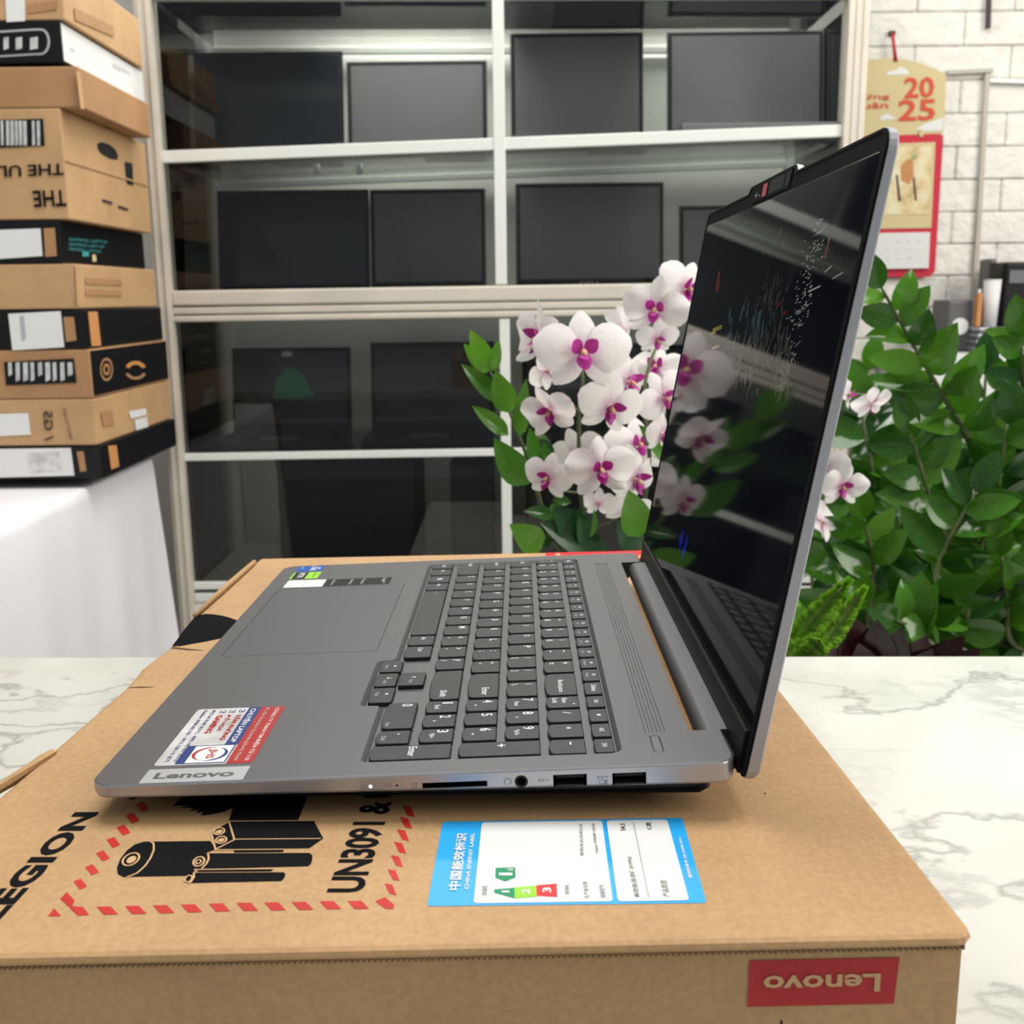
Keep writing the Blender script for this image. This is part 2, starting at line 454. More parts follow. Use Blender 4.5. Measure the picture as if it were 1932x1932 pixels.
# foam bricks on the part of the wall to the right of the cabinet
bh, bl = .0775, .235
kk = 0
for r in range(26):
    z = -.36 + r * bh
    for c in range(9):
        x0 = .80 + c * bl - (bl / 2 if r % 2 else 0)
        if x0 + bl < .78: continue
        d = random.uniform(.008, .011)
        me = mesh(*box_vf(x0 + .0009, x0 + bl - .0009, 2.36 - d, 2.362, z + .0009, z + bh - .0009))
        me = bevel_me(me, .004, 1)
        obj('brick', me, 'brick', wb)

# ------------------------------------------------------------------ marble table
tbl = empty('marble_table', (0, 0, -.75), 'white grey-veined marble counter under the cardboard laptop box', 'table')
def loc(o, p):      # keep world-space vertices while parented to an Empty that is not at the origin
    o.matrix_local = p.matrix_world.inverted() if p.rotation_euler[:] != (0, 0, 0) else Matrix.Translation(-p.location)
    return o
tp = [(-1.05, -.95), (1.35, -.95), (1.35, .4384), (-1.05, .5092)]
v, f = loft_vf([[(x, y, -.03) for x, y in tp], [(x, y, -.0015) for x, y in tp], [(x, y, 0) for x, y in offset_poly(tp, .0015)]])
loc(obj('table_top', mesh(v, f), 'marble', tbl), tbl)
loc(box('apron', -.98, 1.28, -.88, .40, -.10, -.03, 'wall', tbl), tbl)
for x in (-.95, 1.22):
    for y in (-.85, .34):
        loc(box('leg', x, x + .06, y, y + .06, -.75, -.10, 'alub', tbl), tbl)

# ------------------------------------------------------------------ laptop carton
TILT = .0107
def zb(y): return .1 - TILT * y
def atb(u, v, dz=0.0):
    q = R3.transposed() @ Vector(((u - 966) / FPX, (v - 966) / FPX, 1))
    t = (.1 + dz - CP.z - TILT * CP.y) / (q.z + TILT * q.y)
    return CP + q * t
ctn = empty('cardboard_box', (.12, .17, 0), 'brown cardboard laptop box with battery warning print, flat under the open laptop', 'box')
def cpart(o): return loc(o, ctn)
left = [atb(*p) for p in [(0, 1500), (223.6, 1308), (236, 1297), (261, 1269), (265, 1262), (283, 1248), (320, 1221), (366.5, 1163), (478, 1064), (491, 1053)]]
lp = [(p.x, p.y) for p in left]
outline = [(-.053, -.0885), (.3095, -.0825)] + [(.3025, .1403), (.2950, .4585)] + [(lp[-1][0], lp[-1][1])] + lp[::-1][1:]
outline = round_poly(outline, [.002, .006, 0, .004] + [.0] * (len(outline) - 4), 3)
rings = []
for off, dz in ((.0022, -.0045), (.0006, -.0036), (0, -.0024), (.0006, -.0010), (.0022, -.0002), (.004, 0)):
    rings.append([(x, y, zb(y) + dz) for x, y in offset_poly(outline, off)])
v, f = loft_vf(rings)
lid_o = cpart(obj('lid_flap', mesh(v, f), 'card', ctn))
body = [(-.048, -.0845), (.3065, -.0785), (.300, .139), (.292, .452), (-.030, .438), (-.034, .14)]
inn = offset_poly(body, .0035)
v, f = loft_vf([[(x, y, zb(y) - .0062) for x, y in offset_poly(body, .003)], [(x, y, zb(y) - .0062) for x, y in body], [(x, y, 0.0) for x, y in body]])
cpart(obj('carton_body', mesh(v, f), 'card2' if False else 'card', ctn))
ed = offset_poly(body, .002)
v, f = loft_vf([[(x, y, zb(y) - .0062) for x, y in ed], [(x, y, zb(y) - .003) for x, y in ed]])
cpart(obj('corrugated_edge', mesh(v, f), 'cardedge', ctn))
# corrugation teeth in the dark joint along the front edge
fl = []
for i in range(196):
    x = -.045 + i * .0018
    y = -.0862 + .0166 * (x + .045) 
    fl.append(box_vf(x, x + .0009, y + .0006, y + .003, zb(y) - .0064, zb(y) - .0044 + random.uniform(-.0006, 0)))
o = cpart(obj('fluting', join_meshes(fl), 'fluting', ctn)); o['kind'] = 'stuff'
# folded tabs standing up along the left edge
a, b = atb(368, 1163, .001), atb(480, 1062, .001)
v, f = tube_vf([a + Vector((0, 0, .0005)), a.lerp(b, .5) + Vector((0, 0, .0012)), b + Vector((0, 0, .0008))], [.0016, .0022, .0018], 8)
cpart(obj('folded_tab', mesh(v, f, smooth=True), 'card', ctn))
a, b = atb(-30, 1505, 0), atb(104, 1423, 0)
n_ = 7; V = []
for i in range(n_ + 1):
    p = a.lerp(b, i / n_); j = random.uniform(-.0012, .0012)
    V += [p + Vector((-.006 + j, 0, -.006)), p + Vector((-.005 + j, 0, -.001 + j)), p + Vector((-.002, 0, .0012 + j)), p + Vector((.0008, 0, .0006))]
F = [(i * 4 + k, i * 4 + k + 1, i * 4 + 5 + k, i * 4 + 4 + k) for i in range(n_) for k in range(3)] + [(n_ * 4, n_ * 4 + 1, n_ * 4 + 2, n_ * 4 + 3)]
o = cpart(obj('torn_tab', mesh(V, F), 'card', ctn))
sm = o.modifiers.new('s', 'SOLIDIFY'); sm.thickness = .0022; sm.offset = 0
# the printed black grip area with its slit
Z1, Z2, Z3 = .00015, .0003, .00045
def P(lst, s=2.356, o=(0, 1480), dz=Z1): return [atb(o[0] + x / s, o[1] + y / s, dz) for x, y in lst]
arc = [(1045, 1188), (1075, 1150), (1110, 1100), (1150, 1050), (1180, 1015), (1210, 1000), (1250, 992), (1300, 995), (1350, 1003), (1400, 1016), (1440, 1032), (1600, 1060), (1500, 1110), (1335, 1142), (1250, 1160), (1150, 1177), (1100, 1187)]
cpart(quads('black_grip_print', [P(arc, 3.22, (0, 850))], 'ink', ctn))
cpart(quads('tab_slit', [P([(1030, 1200), (1060, 1193), (1140, 1203), (1250, 1214), (1140, 1213)], 3.22, (0, 850))], 'cardedge', ctn))
cpart(quads('tab_slit', [P([(755, 1440), (860, 1433), (950, 1437), (860, 1440)], 3.22, (0, 850))], 'cardedge', ctn))
# red dashed warning frame
blocks = []
for x0, y0 in [(430, 543), (556, 540), (680, 537), (804, 533), (928, 529), (1052, 526), (1175, 524), (1298, 522), (1422, 519), (1545, 518)]:
    blocks.append([(x0, y0), (x0 + 62, y0 - 1), (x0 + 96, y0 + 34), (x0 + 32, y0 + 36)])
for x, y in [(632, 99), (590, 150), (549, 203), (504, 258), (457, 317), (409, 379), (357, 443)]:
    blocks.append([(x - 30, y - 20 + 8), (x + 2, y - 29 + 4), (x + 31, y + 12 - 2), (x - 2, y + 30 - 6)])
blocks.append([(268, 508), (297, 478), (332, 516), (322, 540), (370, 545), (397, 580), (346, 583), (302, 540)])
for x, y in [(1817, 118), (1805, 170), (1792, 225), (1779, 281), (1765, 340), (1750, 402), (1736, 465)]:
    blocks.append([(x - 27, y - 26), (x + 8, y - 20), (x + 27, y + 26), (x - 4, y + 20)])
blocks.append([(1668, 518), (1712, 500), (1752, 535), (1750, 552), (1712, 552)])
blocks.append([(213, 585), (240, 550), (273, 585)])
cpart(quads('red_dashed_frame', [P(b) for b in blocks], 'red', ctn))
# black battery pictograms
blk = [[(640, 254), (935, 251), (958, 288), (905, 308), (862, 378), (870, 405), (580, 410), (548, 411), (524, 398), (520, 370), (535, 330), (565, 292), (600, 266)],
       [(937, 208), (1018, 165), (1395, 160), (1437, 240), (1375, 283), (958, 288)],
       [(912, 306), (1375, 304), (1388, 314), (1388, 335), (1382, 352), (1370, 363), (872, 376), (862, 365), (862, 345), (880, 322)],
       [(1040, 291), (1260, 289), (1260, 300), (1040, 302)],
       [(850, 392), (1262, 390), (1269, 400), (1262, 418), (1250, 429), (842, 438), (820, 432), (822, 412)],
       [(880, 380), (1215, 376), (1205, 386), (878, 388)],
       [(1060, 20), (1380, 18), (1325, 160), (1018, 162)],
       [(770, 96), (840, 92), (800, 104), (862, 104), (838, 118), (885, 112), (870, 126), (905, 122), (892, 138), (935, 134), (1000, 120), (1045, 98), (1075, 40), (800, 60)]]
cpart(quads('battery_pictogram', [P(b) for b in blk], 'ink', ctn))
def stroke(pts, w, dz, s=2.356, o=(0, 1480), closed=False):
    pts = [atb(o[0] + x / s, o[1] + y / s, dz) for x, y in pts]
    if closed: pts = pts + [pts[0]]
    out = []
    for a, b in zip(pts, pts[1:]):
        d = (b - a); 
        if d.length < 1e-7: continue
        n = Vector((-d.y, d.x, 0)).normalized() * w / 2; e = d.normalized() * w * .3
        out.append([a - n - e, b - n + e, b + n + e, a + n - e])
    return out
def ell(cx, cy, rx, ry, rot=0, n=22, a0=0, a1=360):
    r = []
    for i in range(n + (0 if a1 - a0 == 360 else 1)):
        a = math.radians(a0 + (a1 - a0) * i / n); x = rx * math.cos(a); y = ry * math.sin(a); t = math.radians(rot)
        r.append((cx + x * math.cos(t) - y * math.sin(t), cy + x * math.sin(t) + y * math.cos(t)))
    return r
st = []
LW = .0007
st += stroke([(672, 255), (683, 262), (684, 290), (670, 325), (645, 362), (610, 393), (566, 411)], LW, Z2)
st += stroke(ell(582, 332, 40, 24, -28), LW, Z2, closed=True)
st += stroke([(937, 208), (1018, 165), (1042, 245), (958, 288)], LW, Z2, closed=True)
st += stroke([(1042, 243), (1425, 240)], LW * .8, Z2)
st += stroke([(1018, 163), (1395, 160)], LW * .8, Z2)
st += stroke(ell(974, 208, 24, 15, -12), LW, Z2, closed=True)
st += stroke(ell(983, 246, 24, 15, -12), LW, Z2, closed=True)
st += stroke([(925, 308), (928, 330), (918, 352), (898, 372)], LW, Z2)
st += stroke(ell(884, 342, 26, 19, -28), LW, Z2, closed=True)
st += stroke(ell(882, 343, 12, 8, -28), LW * .8, Z2, closed=True)
st += stroke([(862, 392), (862, 412), (850, 430), (842, 438)], LW, Z2)
st += stroke(ell(838, 418, 18, 12, -40), LW * .8, Z2, closed=True)
st += stroke([(955, 290), (1260, 288)], LW * .8, Z2)
st += stroke([(870, 378), (1215, 374)], LW * .8, Z2)
cpart(quads('pictogram_lines', st, 'kraftprint', ctn))
cpart(quads('pictogram_terminals', [P(ell(584, 334, 24, 13, -28), dz=Z2), P(ell(974, 210, 16, 8, -12), dz=Z2), P(ell(983, 247, 16, 8, -12), dz=Z2)], 'kraftprint', ctn))
def toptext(name, s, p0, p1, p2, mat, parent, bold=0.0, space=1.0, dz=Z1):
    """p0 start of baseline, p1 end of baseline, p2 top of first letter (photo pixels)"""
    a, b, c = atb(*p0, dz), atb(*p1, dz), atb(*p2, dz)
    return cpart(text(name, s, a, b - a, c - a, mat, parent, bold, 3, space))
toptext('bold_lettering', 'LEGION', (0 - 5, 1741), (188, 1532), (-62, 1741), 'ink', ctn, .045, 1.05)
toptext('warning_lettering', 'UN3091 & UN3480', (686, 1683.5), (776, 1405), (615, 1683.5), 'ink', ctn, .03, .95)
cpart(quads('ink_mark', [P([(0, 0), (3, 0), (3, 2), (0, 2)], 1, (1442, 1496))], 'ink', ctn))
# red logo panels
a, b, c = atb(1030, 1052, Z1), atb(1225, 1047, Z1), atb(1026, 1039.2, Z1)
yf = .4555
cpart(quads('red_panel', [[(a.x, .395, zb(.395) + Z1), (.292, .395, zb(.395) + Z1), (.290, yf + .0005, zb(yf) + Z1), (a.x, yf - .0045, zb(yf) + Z1)]], 'rred', ctn))
cpart(text('panel_lettering', 'Lenovo', (a.x + .008, .424, zb(.424) + Z2), (.078, 0, 0), (0, .023, 0), 'kraftprint', ctn, .02))
# front face panel (upside down)
def fr(x, z): return (x, -.0845 + .01693 * (x + .048) - .0003, z)
def frp(u, v):
    p = at(u, v, -.0795); return p.x, p.z
x0, z1 = frp(1413, 1811); x1, z0 = frp(1692, 1895)
cpart(quads('red_front_panel', [[fr(x0, z0), fr(x1 - .0008, z0), fr(x1, z1), fr(x0, z1)]], 'redf', ctn))
ta, tb = frp(1662, 1836), frp(1438, 1873)
def fr2(x, z): p = fr(x, z); return (p[0], p[1] - .0003, p[2])
O = Vector(fr2(*ta)); U = Vector(fr2(tb[0], ta[1])) - O; V_ = Vector(fr2(ta[0], tb[1])) - O
cpart(text('front_lettering', 'Lenovo', O, U, V_, 'kraftprint', ctn, .025))
cpart(quads('front_print', [[fr(*frp(1472, 1925)), fr(*frp(1476, 1925)), fr(*frp(1476, 1950)), fr(*frp(1472, 1950))]], 'ink', ctn))
cpart(text('front_print', 'XVZ', Vector(fr(*frp(20, 1960))), Vector(fr(*frp(180, 1960))) - Vector(fr(*frp(20, 1960))), (0, 0, .006), 'ink', ctn, .0))

# energy label stuck on the lid
S1, O1 = 3.331, (780, 1530)
def Q(lst, dz=Z1): return [atb(O1[0] + x / S1, O1[1] + y / S1, dz) for x, y in lst]
def rq(lst, r, dz):      # rounded quad from pixel corners
    p = Q(lst, dz); flat = round_poly([(a.x, a.y) for a in p], r, 4)
    return [(x, y, zb(y) + dz) for x, y in flat]
lab = cpart(quads('energy_label', [rq([(185, 68), (1690, 43), (1843, 578), (85, 598)], .0015, Z1)], 'blue', ctn))
def lpart(o): o.parent = lab; o.matrix_local = Matrix.Identity(4); return o
lpart(quads('label_field', [rq([(430, 72), (1185, 60), (1253, 567), (378, 580)], .0015, Z2), rq([(1213, 60), (1595, 54), (1733, 560), (1286, 568)], .0015, Z2)], 'white', lab))
def lt(name, s, p0, p1, p2, mat, bold=0.0, dz=Z3):
    a, b, c = Q([p0, p1, p2], dz)
    return lpart(text(name, s, a, b - a, c - a, mat, lab, bold, 3))
lt('label_lettering', '中国能效标识', (292, 497), (340, 140), (216, 497), 'white', .02)
lt('label_lettering', 'CHINA ENERGY LABEL', (345, 492), (384, 140), (320, 492), 'white', .02)
lt('label_lettering', '联想(北京)有限公司', (1074, 280), (1066, 82), (1048, 280), 'grayt', .01)
lt('label_lettering', 'Legion R9000P ARX8', (1166, 265), (1144, 78), (1142, 265), 'grayt', .01)
lt('label_lettering', '能效最低', (462, 528), (466, 468), (428, 528), 'grayt', .01)
lt('label_lettering', '能效最高', (980, 524), (978, 464), (952, 524), 'grayt', .01)
lt('label_lettering', '生产者名称:', (1110, 548), (1094, 438), (1076, 548), 'grayt', .01)
lt('label_lettering', '规格型号:', (1212, 546), (1196, 458), (1178, 546), 'grayt', .01)
lt('label_lettering', '54.5', (1334, 122), (1330, 78), (1304, 122), 'ink', .01)
lt('label_lettering', 'C类', (1500, 116), (1494, 70), (1466, 116), 'ink', .01)
lt('label_lettering', '典型能源消耗(kWh):', (1430, 542), (1374, 284), (1390, 542), 'grayt', .01)
lt('label_lettering', '产品类型', (1614, 538), (1592, 434), (1570, 538), 'grayt', .01)
lt('label_lettering', '能效标准号 GB 28380-2012', (1752, 420), (1682, 166), (1730, 420), 'white', .02)
lpart(quads('label_rule', [Q([(1381, 70), (1385, 70), (1483, 548), (1479, 548)], Z3)], 'grayt', lab))
lpart(quads('grade_bar', [Q([(508, 492), (636, 482), (636, 548), (508, 512)], Z3)], 'green', lab))
lpart(quads('grade_bar', [Q([(636, 480), (771, 468), (775, 538), (636, 548)], Z3)], 'lime', lab))
lpart(quads('grade_bar', [Q([(771, 467), (900, 456), (904, 540), (775, 532)], Z3)], 'rred', lab))
lpart(quads('grade_arrow', [Q([(518, 357), (640, 353), (642, 416), (578, 442), (515, 418)], Z3)], 'green', lab))
Z4 = .0006
lt('grade_digit', '1', (604, 512), (603, 500), (556, 512), 'white', .02, Z4)
lt('grade_digit', '2', (732, 522), (730, 488), (682, 522), 'white', .02, Z4)
lt('grade_digit', '3', (866, 512), (864, 480), (812, 512), 'white', .02, Z4)
lt('grade_digit', '1', (622, 405), (621, 388), (538, 405), 'white', .02, Z4)
lt('grade_digit', '级', (628, 376), (628, 358), (588, 376), 'white', .0, Z4)

# ------------------------------------------------------------------ laptop
ML = Matrix(((0.9994520115334369, 0.008099987882220955, -0.03209465435356394), (-0.007753497573634022, 0.999910470729086, 0.010905677499045308), (0.03218011679814911, -0.01065085548889877, 0.9994253345599221)))
BASE = Vector((.125, .1775, -.0187))
MW = Matrix.Translation((0, 0, .1147)) @ ML.to_4x4()
lap = empty('laptop', label='open grey laptop seen from its right side, standing on the cardboard box', cat='laptop', mw=MW @ Matrix.Translation(BASE))
LT = Matrix.Translation(-BASE)
mm = .001
def lo(name, me, mat, parent=None):
    if parent is None: return obj(name, me, mat, lap, LT)
    return obj(name, me, mat, parent)
WD, DP = 355, 250.6
ol = round_poly([(0, 0), (DP, 0), (DP, WD), (0, WD)], [9, 8, 8, 9], 7)
def ring(off, zf): return [(x * mm, y * mm, zf(x) * mm) for x, y in offset_poly(ol, off)]
zs = lambda x: -5.4 - 3.4 * x / 250
rings = [ring(.8, lambda x: 0), ring(.25, lambda x: -.25), ring(0, lambda x: -.8), ring(0, lambda x: zs(x) + 1.2), ring(.5, lambda x: zs(x) + .3), ring(1.4, lambda x: zs(x)), ring(7.5, lambda x: zs(x) - 1.2), ring(13, lambda x: -10.8 - 22 * x * mm)]
v, f = loft_vf(rings)
bm = bmesh.new(); bv = [bm.verts.new(x) for x in v]
for q in f: bm.faces.new([bv[i] for i in q])
bme = bm_mesh(bm); chassis = lo('base_chassis', bme, 'steel')
def cut(me):
    o = bpy.data.objects.new('cut', me); COL.objects.link(o); o.parent = lap; o.matrix_local = LT; return o
def cbox(u0, u1, v0, v1, z0, z1): 
    bm = bmesh.new(); vs = [bm.verts.new(p) for p in box_vf(u0 * mm, u1 * mm, v0 * mm, v1 * mm, z0 * mm, z1 * mm)[0]]
    for q in box_vf(0, 1, 0, 1, 0, 1)[1]: bm.faces.new([vs[i] for i in q])
    return cut(bm_mesh(bm))
def cpoly(poly, z0, z1, inset=0):
    v, f = loft_vf([[(x * mm, y * mm, z0 * mm) for x, y in offset_poly(poly, inset)], [(x * mm, y * mm, z1 * mm) for x, y in poly]])
    bm = bmesh.new(); bv = [bm.verts.new(x) for x in v]
    for q in f: bm.faces.new([bv[i] for i in q])
    return cut(bm_mesh(bm))
tray = round_poly([(103.6, 12.2), (103.6, 73.6), (94.4, 73.6), (94.4, 137.2), (103.6, 137.2), (103.6, 342.8), (208.4, 342.8), (208.4, 12.2)], [4, 1.5, 3, 4, 3, 5, 5, 5], 5)
cutters = [cpoly(tray, -1.9, .3, 2.2), cbox(237.2, 262, 32, 326, -40, 20)]
pad = round_poly([(9.6, 153.8), (92.4, 153.8), (92.4, 291), (9.6, 291)], 1.2, 3)
def ringcut(poly, wid, z0):
    a = poly; b = offset_poly(poly, wid); n = len(a)
    V = [(x * mm, y * mm, z * mm) for z in (z0, .5) for pl in (a, b) for x, y in pl]
    F = []
    for k in range(n):
        j = (k + 1) % n
        F += [(k, j, n + j, n + k), (2 * n + k, 3 * n + k, 3 * n + j, 2 * n + j), (k, 2 * n + k, 2 * n + j, j), (n + k, n + j, 3 * n + j, 3 * n + k)]
    bm = bmesh.new(); bv = [bm.verts.new(x) for x in V]
    for q in F: bm.faces.new([bv[i] for i in q])
    return cut(bm_mesh(bm))
cutters.append(ringcut(pad, .35, -.5))
for i in range(6): cutters.append(cbox(218.9 + i * 1.6, 219.45 + i * 1.6, 31.5, 327, -.55, .5))
pw = round_poly([(220.3, 11.7), (224.5, 11.7), (224.5, 28.2), (220.3, 28.2)], 2, 6)
cutters.append(cpoly(pw, -.8, .5))
cutters += [cbox(129.7, 154.7, -2, 20, -6.1, -3.8), cbox(180.1, 193, -2, 14, -7.5, -2.5), cbox(202.8, 215.8, -2, 14, -7.7, -2.7)]
def ccyl(u, z, r, dep=12):
    n = 24; V = []; 
    for yy in (-2, dep):
        V += [((u + r * math.cos(2 * math.pi * k / n)) * mm, yy * mm, (z + r * math.sin(2 * math.pi * k / n)) * mm) for k in range(n)]
    F = [(k, (k + 1) % n, n + (k + 1) % n, n + k) for k in range(n)] + [tuple(range(n)), tuple(range(n, 2 * n))[::-1]]
    bm = bmesh.new(); bv = [bm.verts.new(x) for x in V]
    for q in F: bm.faces.new([bv[i] for i in q])
    return cut(bm_mesh(bm))
cutters += [ccyl(167.8, -4.7, 2.6), ccyl(119.9, -4.4, .45, 3)]
boolean(chassis, cutters)
chassis.data.materials.clear(); chassis.data.materials.append(M['steel']); chassis.data.materials.append(M['steelside'])
for p_ in chassis.data.polygons:
    c = p_.center / mm; nn = p_.normal
    outer = c.y < 1.2 or c.y > WD - 1.2 or c.x < 1.2 or c.x > DP - 1.2 or (c.x < 9 or c.x > DP - 8) and (c.y < 9 or c.y > WD - 8)
    p_.material_index = 1 if outer and abs(nn.z) < .85 and c.z > -9.2 else 0
# feet
for nm, (u0, u1, v0, v1, z) in (('rubber_foot', (14, 22, 30, 325, -14.9)), ('rubber_foot', (218, 228, 40, 90, -21.6)), ('rubber_foot', (218, 228, 265, 315, -21.6))):
    lo(nm, mesh(*box_vf(u0 * mm, u1 * mm, v0 * mm, v1 * mm, z * mm, (-9.5 - 22 * u0 * mm) * mm)), 'blackm')
lo('touchpad', mesh(*loft_vf([[(x * mm, y * mm, -.4 * mm) for x, y in offset_poly(pad, .45)], [(x * mm, y * mm, -.05 * mm) for x, y in offset_poly(pad, .45)], [(x * mm, y * mm, .02 * mm) for x, y in offset_poly(pad, .6)]])), 'pad')
lo('power_button', mesh(*loft_vf([[(x * mm, y * mm, -.7 * mm) for x, y in offset_poly(pw, .3)], [(x * mm, y * mm, -.05 * mm) for x, y in offset_poly(pw, .3)], [(x * mm, y * mm, .1 * mm) for x, y in offset_poly(pw, .6)]])), 'pad')
# ports
def port(name, u0, u1, z0, z1, depth, tongue=None):
    t = .15; parts = []
    for b in ((u0, u0 + t, .3, depth, z0, z1), (u1 - t, u1, .3, depth, z0, z1), (u0, u1, .3, depth, z0, z0 + t), (u0, u1, .3, depth, z1 - t, z1), (u0, u1, depth - t, depth, z0, z1)):
        parts.append(box_vf(*[x * mm for x in b]))
    o = lo(name, join_meshes(parts), 'port')
    if tongue:
        lo('port_tongue', mesh(*box_vf((u0 + 1) * mm, (u1 - 1) * mm, 1.2 * mm, depth * mm, (z1 - 1.9) * mm, (z1 - .5) * mm)), 'blackm', o)
        lo('port_spring', mesh(*box_vf((u0 + 1) * mm, (u1 - 1) * mm, .5 * mm, depth * mm, (z0 + .3) * mm, (z0 + .45) * mm)), 'portsteel', o)
    return o
port('card_slot', 129.7, 154.7, -6.1, -3.8, 18)
port('usb_port', 180.1, 193, -7.5, -2.5, 12, 1)
port('usb_port', 202.8, 215.8, -7.7, -2.7, 12, 1)
def ring_vf(u, z, r0, r1, y0, y1, n=24):
    V = []
    for y, r in ((y0, r1), (y0, r0), (y1, r0), (y1, 0.001)):
        V += [((u + r * math.cos(2 * math.pi * k / n)) * mm, y * mm, (z + r * math.sin(2 * math.pi * k / n)) * mm) for k in range(n)]
    F = [(i * n + k, i * n + (k + 1) % n, (i + 1) * n + (k + 1) % n, (i + 1) * n + k) for i in range(3) for k in range(n)]
    return V, F
lo('headphone_jack', mesh(*ring_vf(167.8, -4.7, 1.7, 2.58, .1, 10)), 'port')
M['led'] = pm('white_indicator', (.9, .9, .9), .4, emit=((1, 1, 1), 2.5))
lo('power_indicator', mesh(*loft_vf([[((109.7 + .65 * math.cos(a * math.pi / 6)) * mm, y * mm, (-4.4 + .65 * math.sin(a * math.pi / 6)) * mm) for a in range(12)] for y in (.1, -.06)])), 'led')
def st_text(name, s, u0, u1, z0, z1, mat='grayt', bold=.01): return lo(name, mesh(*text_vf(s, (u0 * mm, -.05 * mm, z0 * mm), ((u1 - u0) * mm, 0, 0), (0, 0, (z1 - z0) * mm), bold)), mat)
st_text('port_marking', 'SS<', 174.2, 178.4, -5.0, -3.9)
st_text('port_marking', 'SS<', 196.8, 201.2, -4.6, -3.6)
def side_ring(name, u, z, r, w, a0, a1, n=14):
    V, F = [], []
    for i in range(n + 1):
        a = math.radians(a0 + (a1 - a0) * i / n)
        for rr in (r, r - w): V.append(((u + rr * math.cos(a)) * mm, -.05 * mm, (z + rr * math.sin(a)) * mm))
    F = [(2 * i, 2 * i + 1, 2 * i + 3, 2 * i + 2) for i in range(n)]
    return lo(name, mesh(V, F), 'grayt')
side_ring('port_marking', 162.6, -4.5, 1.5, .35, -60, 240)
side_ring('port_marking', 106.6, -4.5, 1.0, .28, -240, 60)
side_ring('port_marking', 116.6, -4.6, 1.1, .3, -30, 210)
lo('port_marking', join_meshes([box_vf(125.6 * mm, 127.8 * mm, -.05 * mm, 0, -4.0 * mm, -3.7 * mm), box_vf(125.9 * mm, 126.15 * mm, -.05 * mm, 0, -5.6 * mm, -3.9 * mm), box_vf(127.3 * mm, 127.55 * mm, -.05 * mm, 0, -5.6 * mm, -3.9 * mm), box_vf(125.9 * mm, 127.55 * mm, -.05 * mm, 0, -5.7 * mm, -5.45 * mm)]), 'grayt')
lo('port_marking', join_meshes([box_vf(197.6 * mm, 200.8 * mm, -.05 * mm, 0, -6.9 * mm, -6.7 * mm), box_vf(197.6 * mm, 200.8 * mm, -.05 * mm, 0, -5.4 * mm, -5.2 * mm), box_vf(197.6 * mm, 197.8 * mm, -.05 * mm, 0, -6.9 * mm, -5.2 * mm), box_vf(200.6 * mm, 200.8 * mm, -.05 * mm, 0, -6.9 * mm, -5.2 * mm), box_vf(199.7 * mm, 200.7 * mm, -.05 * mm, 0, -6.5 * mm, -5.6 * mm)]), 'grayt')

# keys
def keycap(u0, u1, v0, v1, bulge, r):
    vm_ = (v0 + v1) / 2; nseg = 6
    pts = [(u1, v0), (u1, v1)]
    base = [(u0 + bulge * ((2 * (k / nseg) - 1) ** 2), v1 + (v0 - v1) * k / nseg) for k in range(nseg + 1)]
    pts += base
    rr = [.9, .9, r] + [0] * (nseg - 1) + [r]
    pl = round_poly(pts, rr, 4)
    vv, ff = loft_vf([[(x * mm, y * mm, z * mm) for x, y in offset_poly(pl, d)] for z, d in ((-1.88, 0), (-.2, .05), (.12, .2), (.25, .5))])
    bm = bmesh.new(); bv = [bm.verts.new(x) for x in vv]
    for q in ff: bm.faces.new([bv[i] for i in q])
    return bm_mesh(bm)
HZ = .29
def ktext(parent, s, cu, cv, h, w, mat='legend', bold=.01):
    """centre (cu, cv), text runs towards -v, up is +u"""
    k_s = 1.28 if mat == 'legend' else 1.15; h *= k_s; w *= k_s
    vv, ff = text_vf(s, ((cu - h / 2) * mm, (cv + w / 2) * mm, HZ * mm), (0, -w * mm, 0), (h * mm, 0, 0), bold, 2)
    return obj('key_legend', mesh(vv, ff), mat, parent)
R5, R4, R3_, R2, R1, R0 = (107., 121.4), (125., 139.6), (143., 157.7), (161., 175.7), (179., 194.), (197.2, 205.4)
keys = []
def K(row, v0, v1, *leg, bulge=1.3, r=3.2): keys.append((row[0], row[1], v0, v1, leg, bulge, r))
def let(row, v0, v1, s):
    w_ = {'I': .5, 'M': 2.9, 'W': 3.1}.get(s, 2.2)
    K(row, v0, v1, (s, row[1] - 4.2, v1 - 3.6, 3.0, w_))
def wordk(row, v0, v1, s, w, mat='legend', h=2.0): K(row, v0, v1, (s, row[1] - 6, v1 - 3 - w / 2, h, w, mat))
p = 18.9
wordk(R5, 328.4, 341.3, 'Ctrl', 4.6); wordk(R5, 310.2, 326, 'Fn', 3); 
K(R5, 291.2, 307.8, ('win', R5[1] - 6.5, 299.5, 3.4, 3.4)); wordk(R5, 272.4, 288.8, 'Alt', 3.4)
K(R5, 178.2, 270, ('(', R5[1] - 6, 265.5, 2.4, .8, 'dim'), (')', R5[1] - 6, 262.5, 2.4, .8, 'dim'), bulge=.4, r=1.2)
wordk(R5, 159.9, 175.8, 'Alt', 3.4); wordk(R5, 139.7, 157.5, 'Ctrl', 4.6)
K((97.3, 108.5), 118.7, 135, ('lt', 105, 127, 2.6, 2.6), ('Home', 101, 126.5, 1.6, 4.4, 'dim'), bulge=.8, r=2.4)
K((97.3, 108.2), 98.6, 116.4, ('dn', 104, 109.5, 2.6, 2.6), ('PgDn', 102.4, 104, 1.6, 4.2, 'dim'), bulge=.6, r=2.2)
K((109.2, 121.6), 98.6, 116.4, ('up', 116, 109.5, 2.6, 2.6), ('PgUp', 115, 104, 1.6, 4.2, 'dim'), bulge=.2, r=1.0)
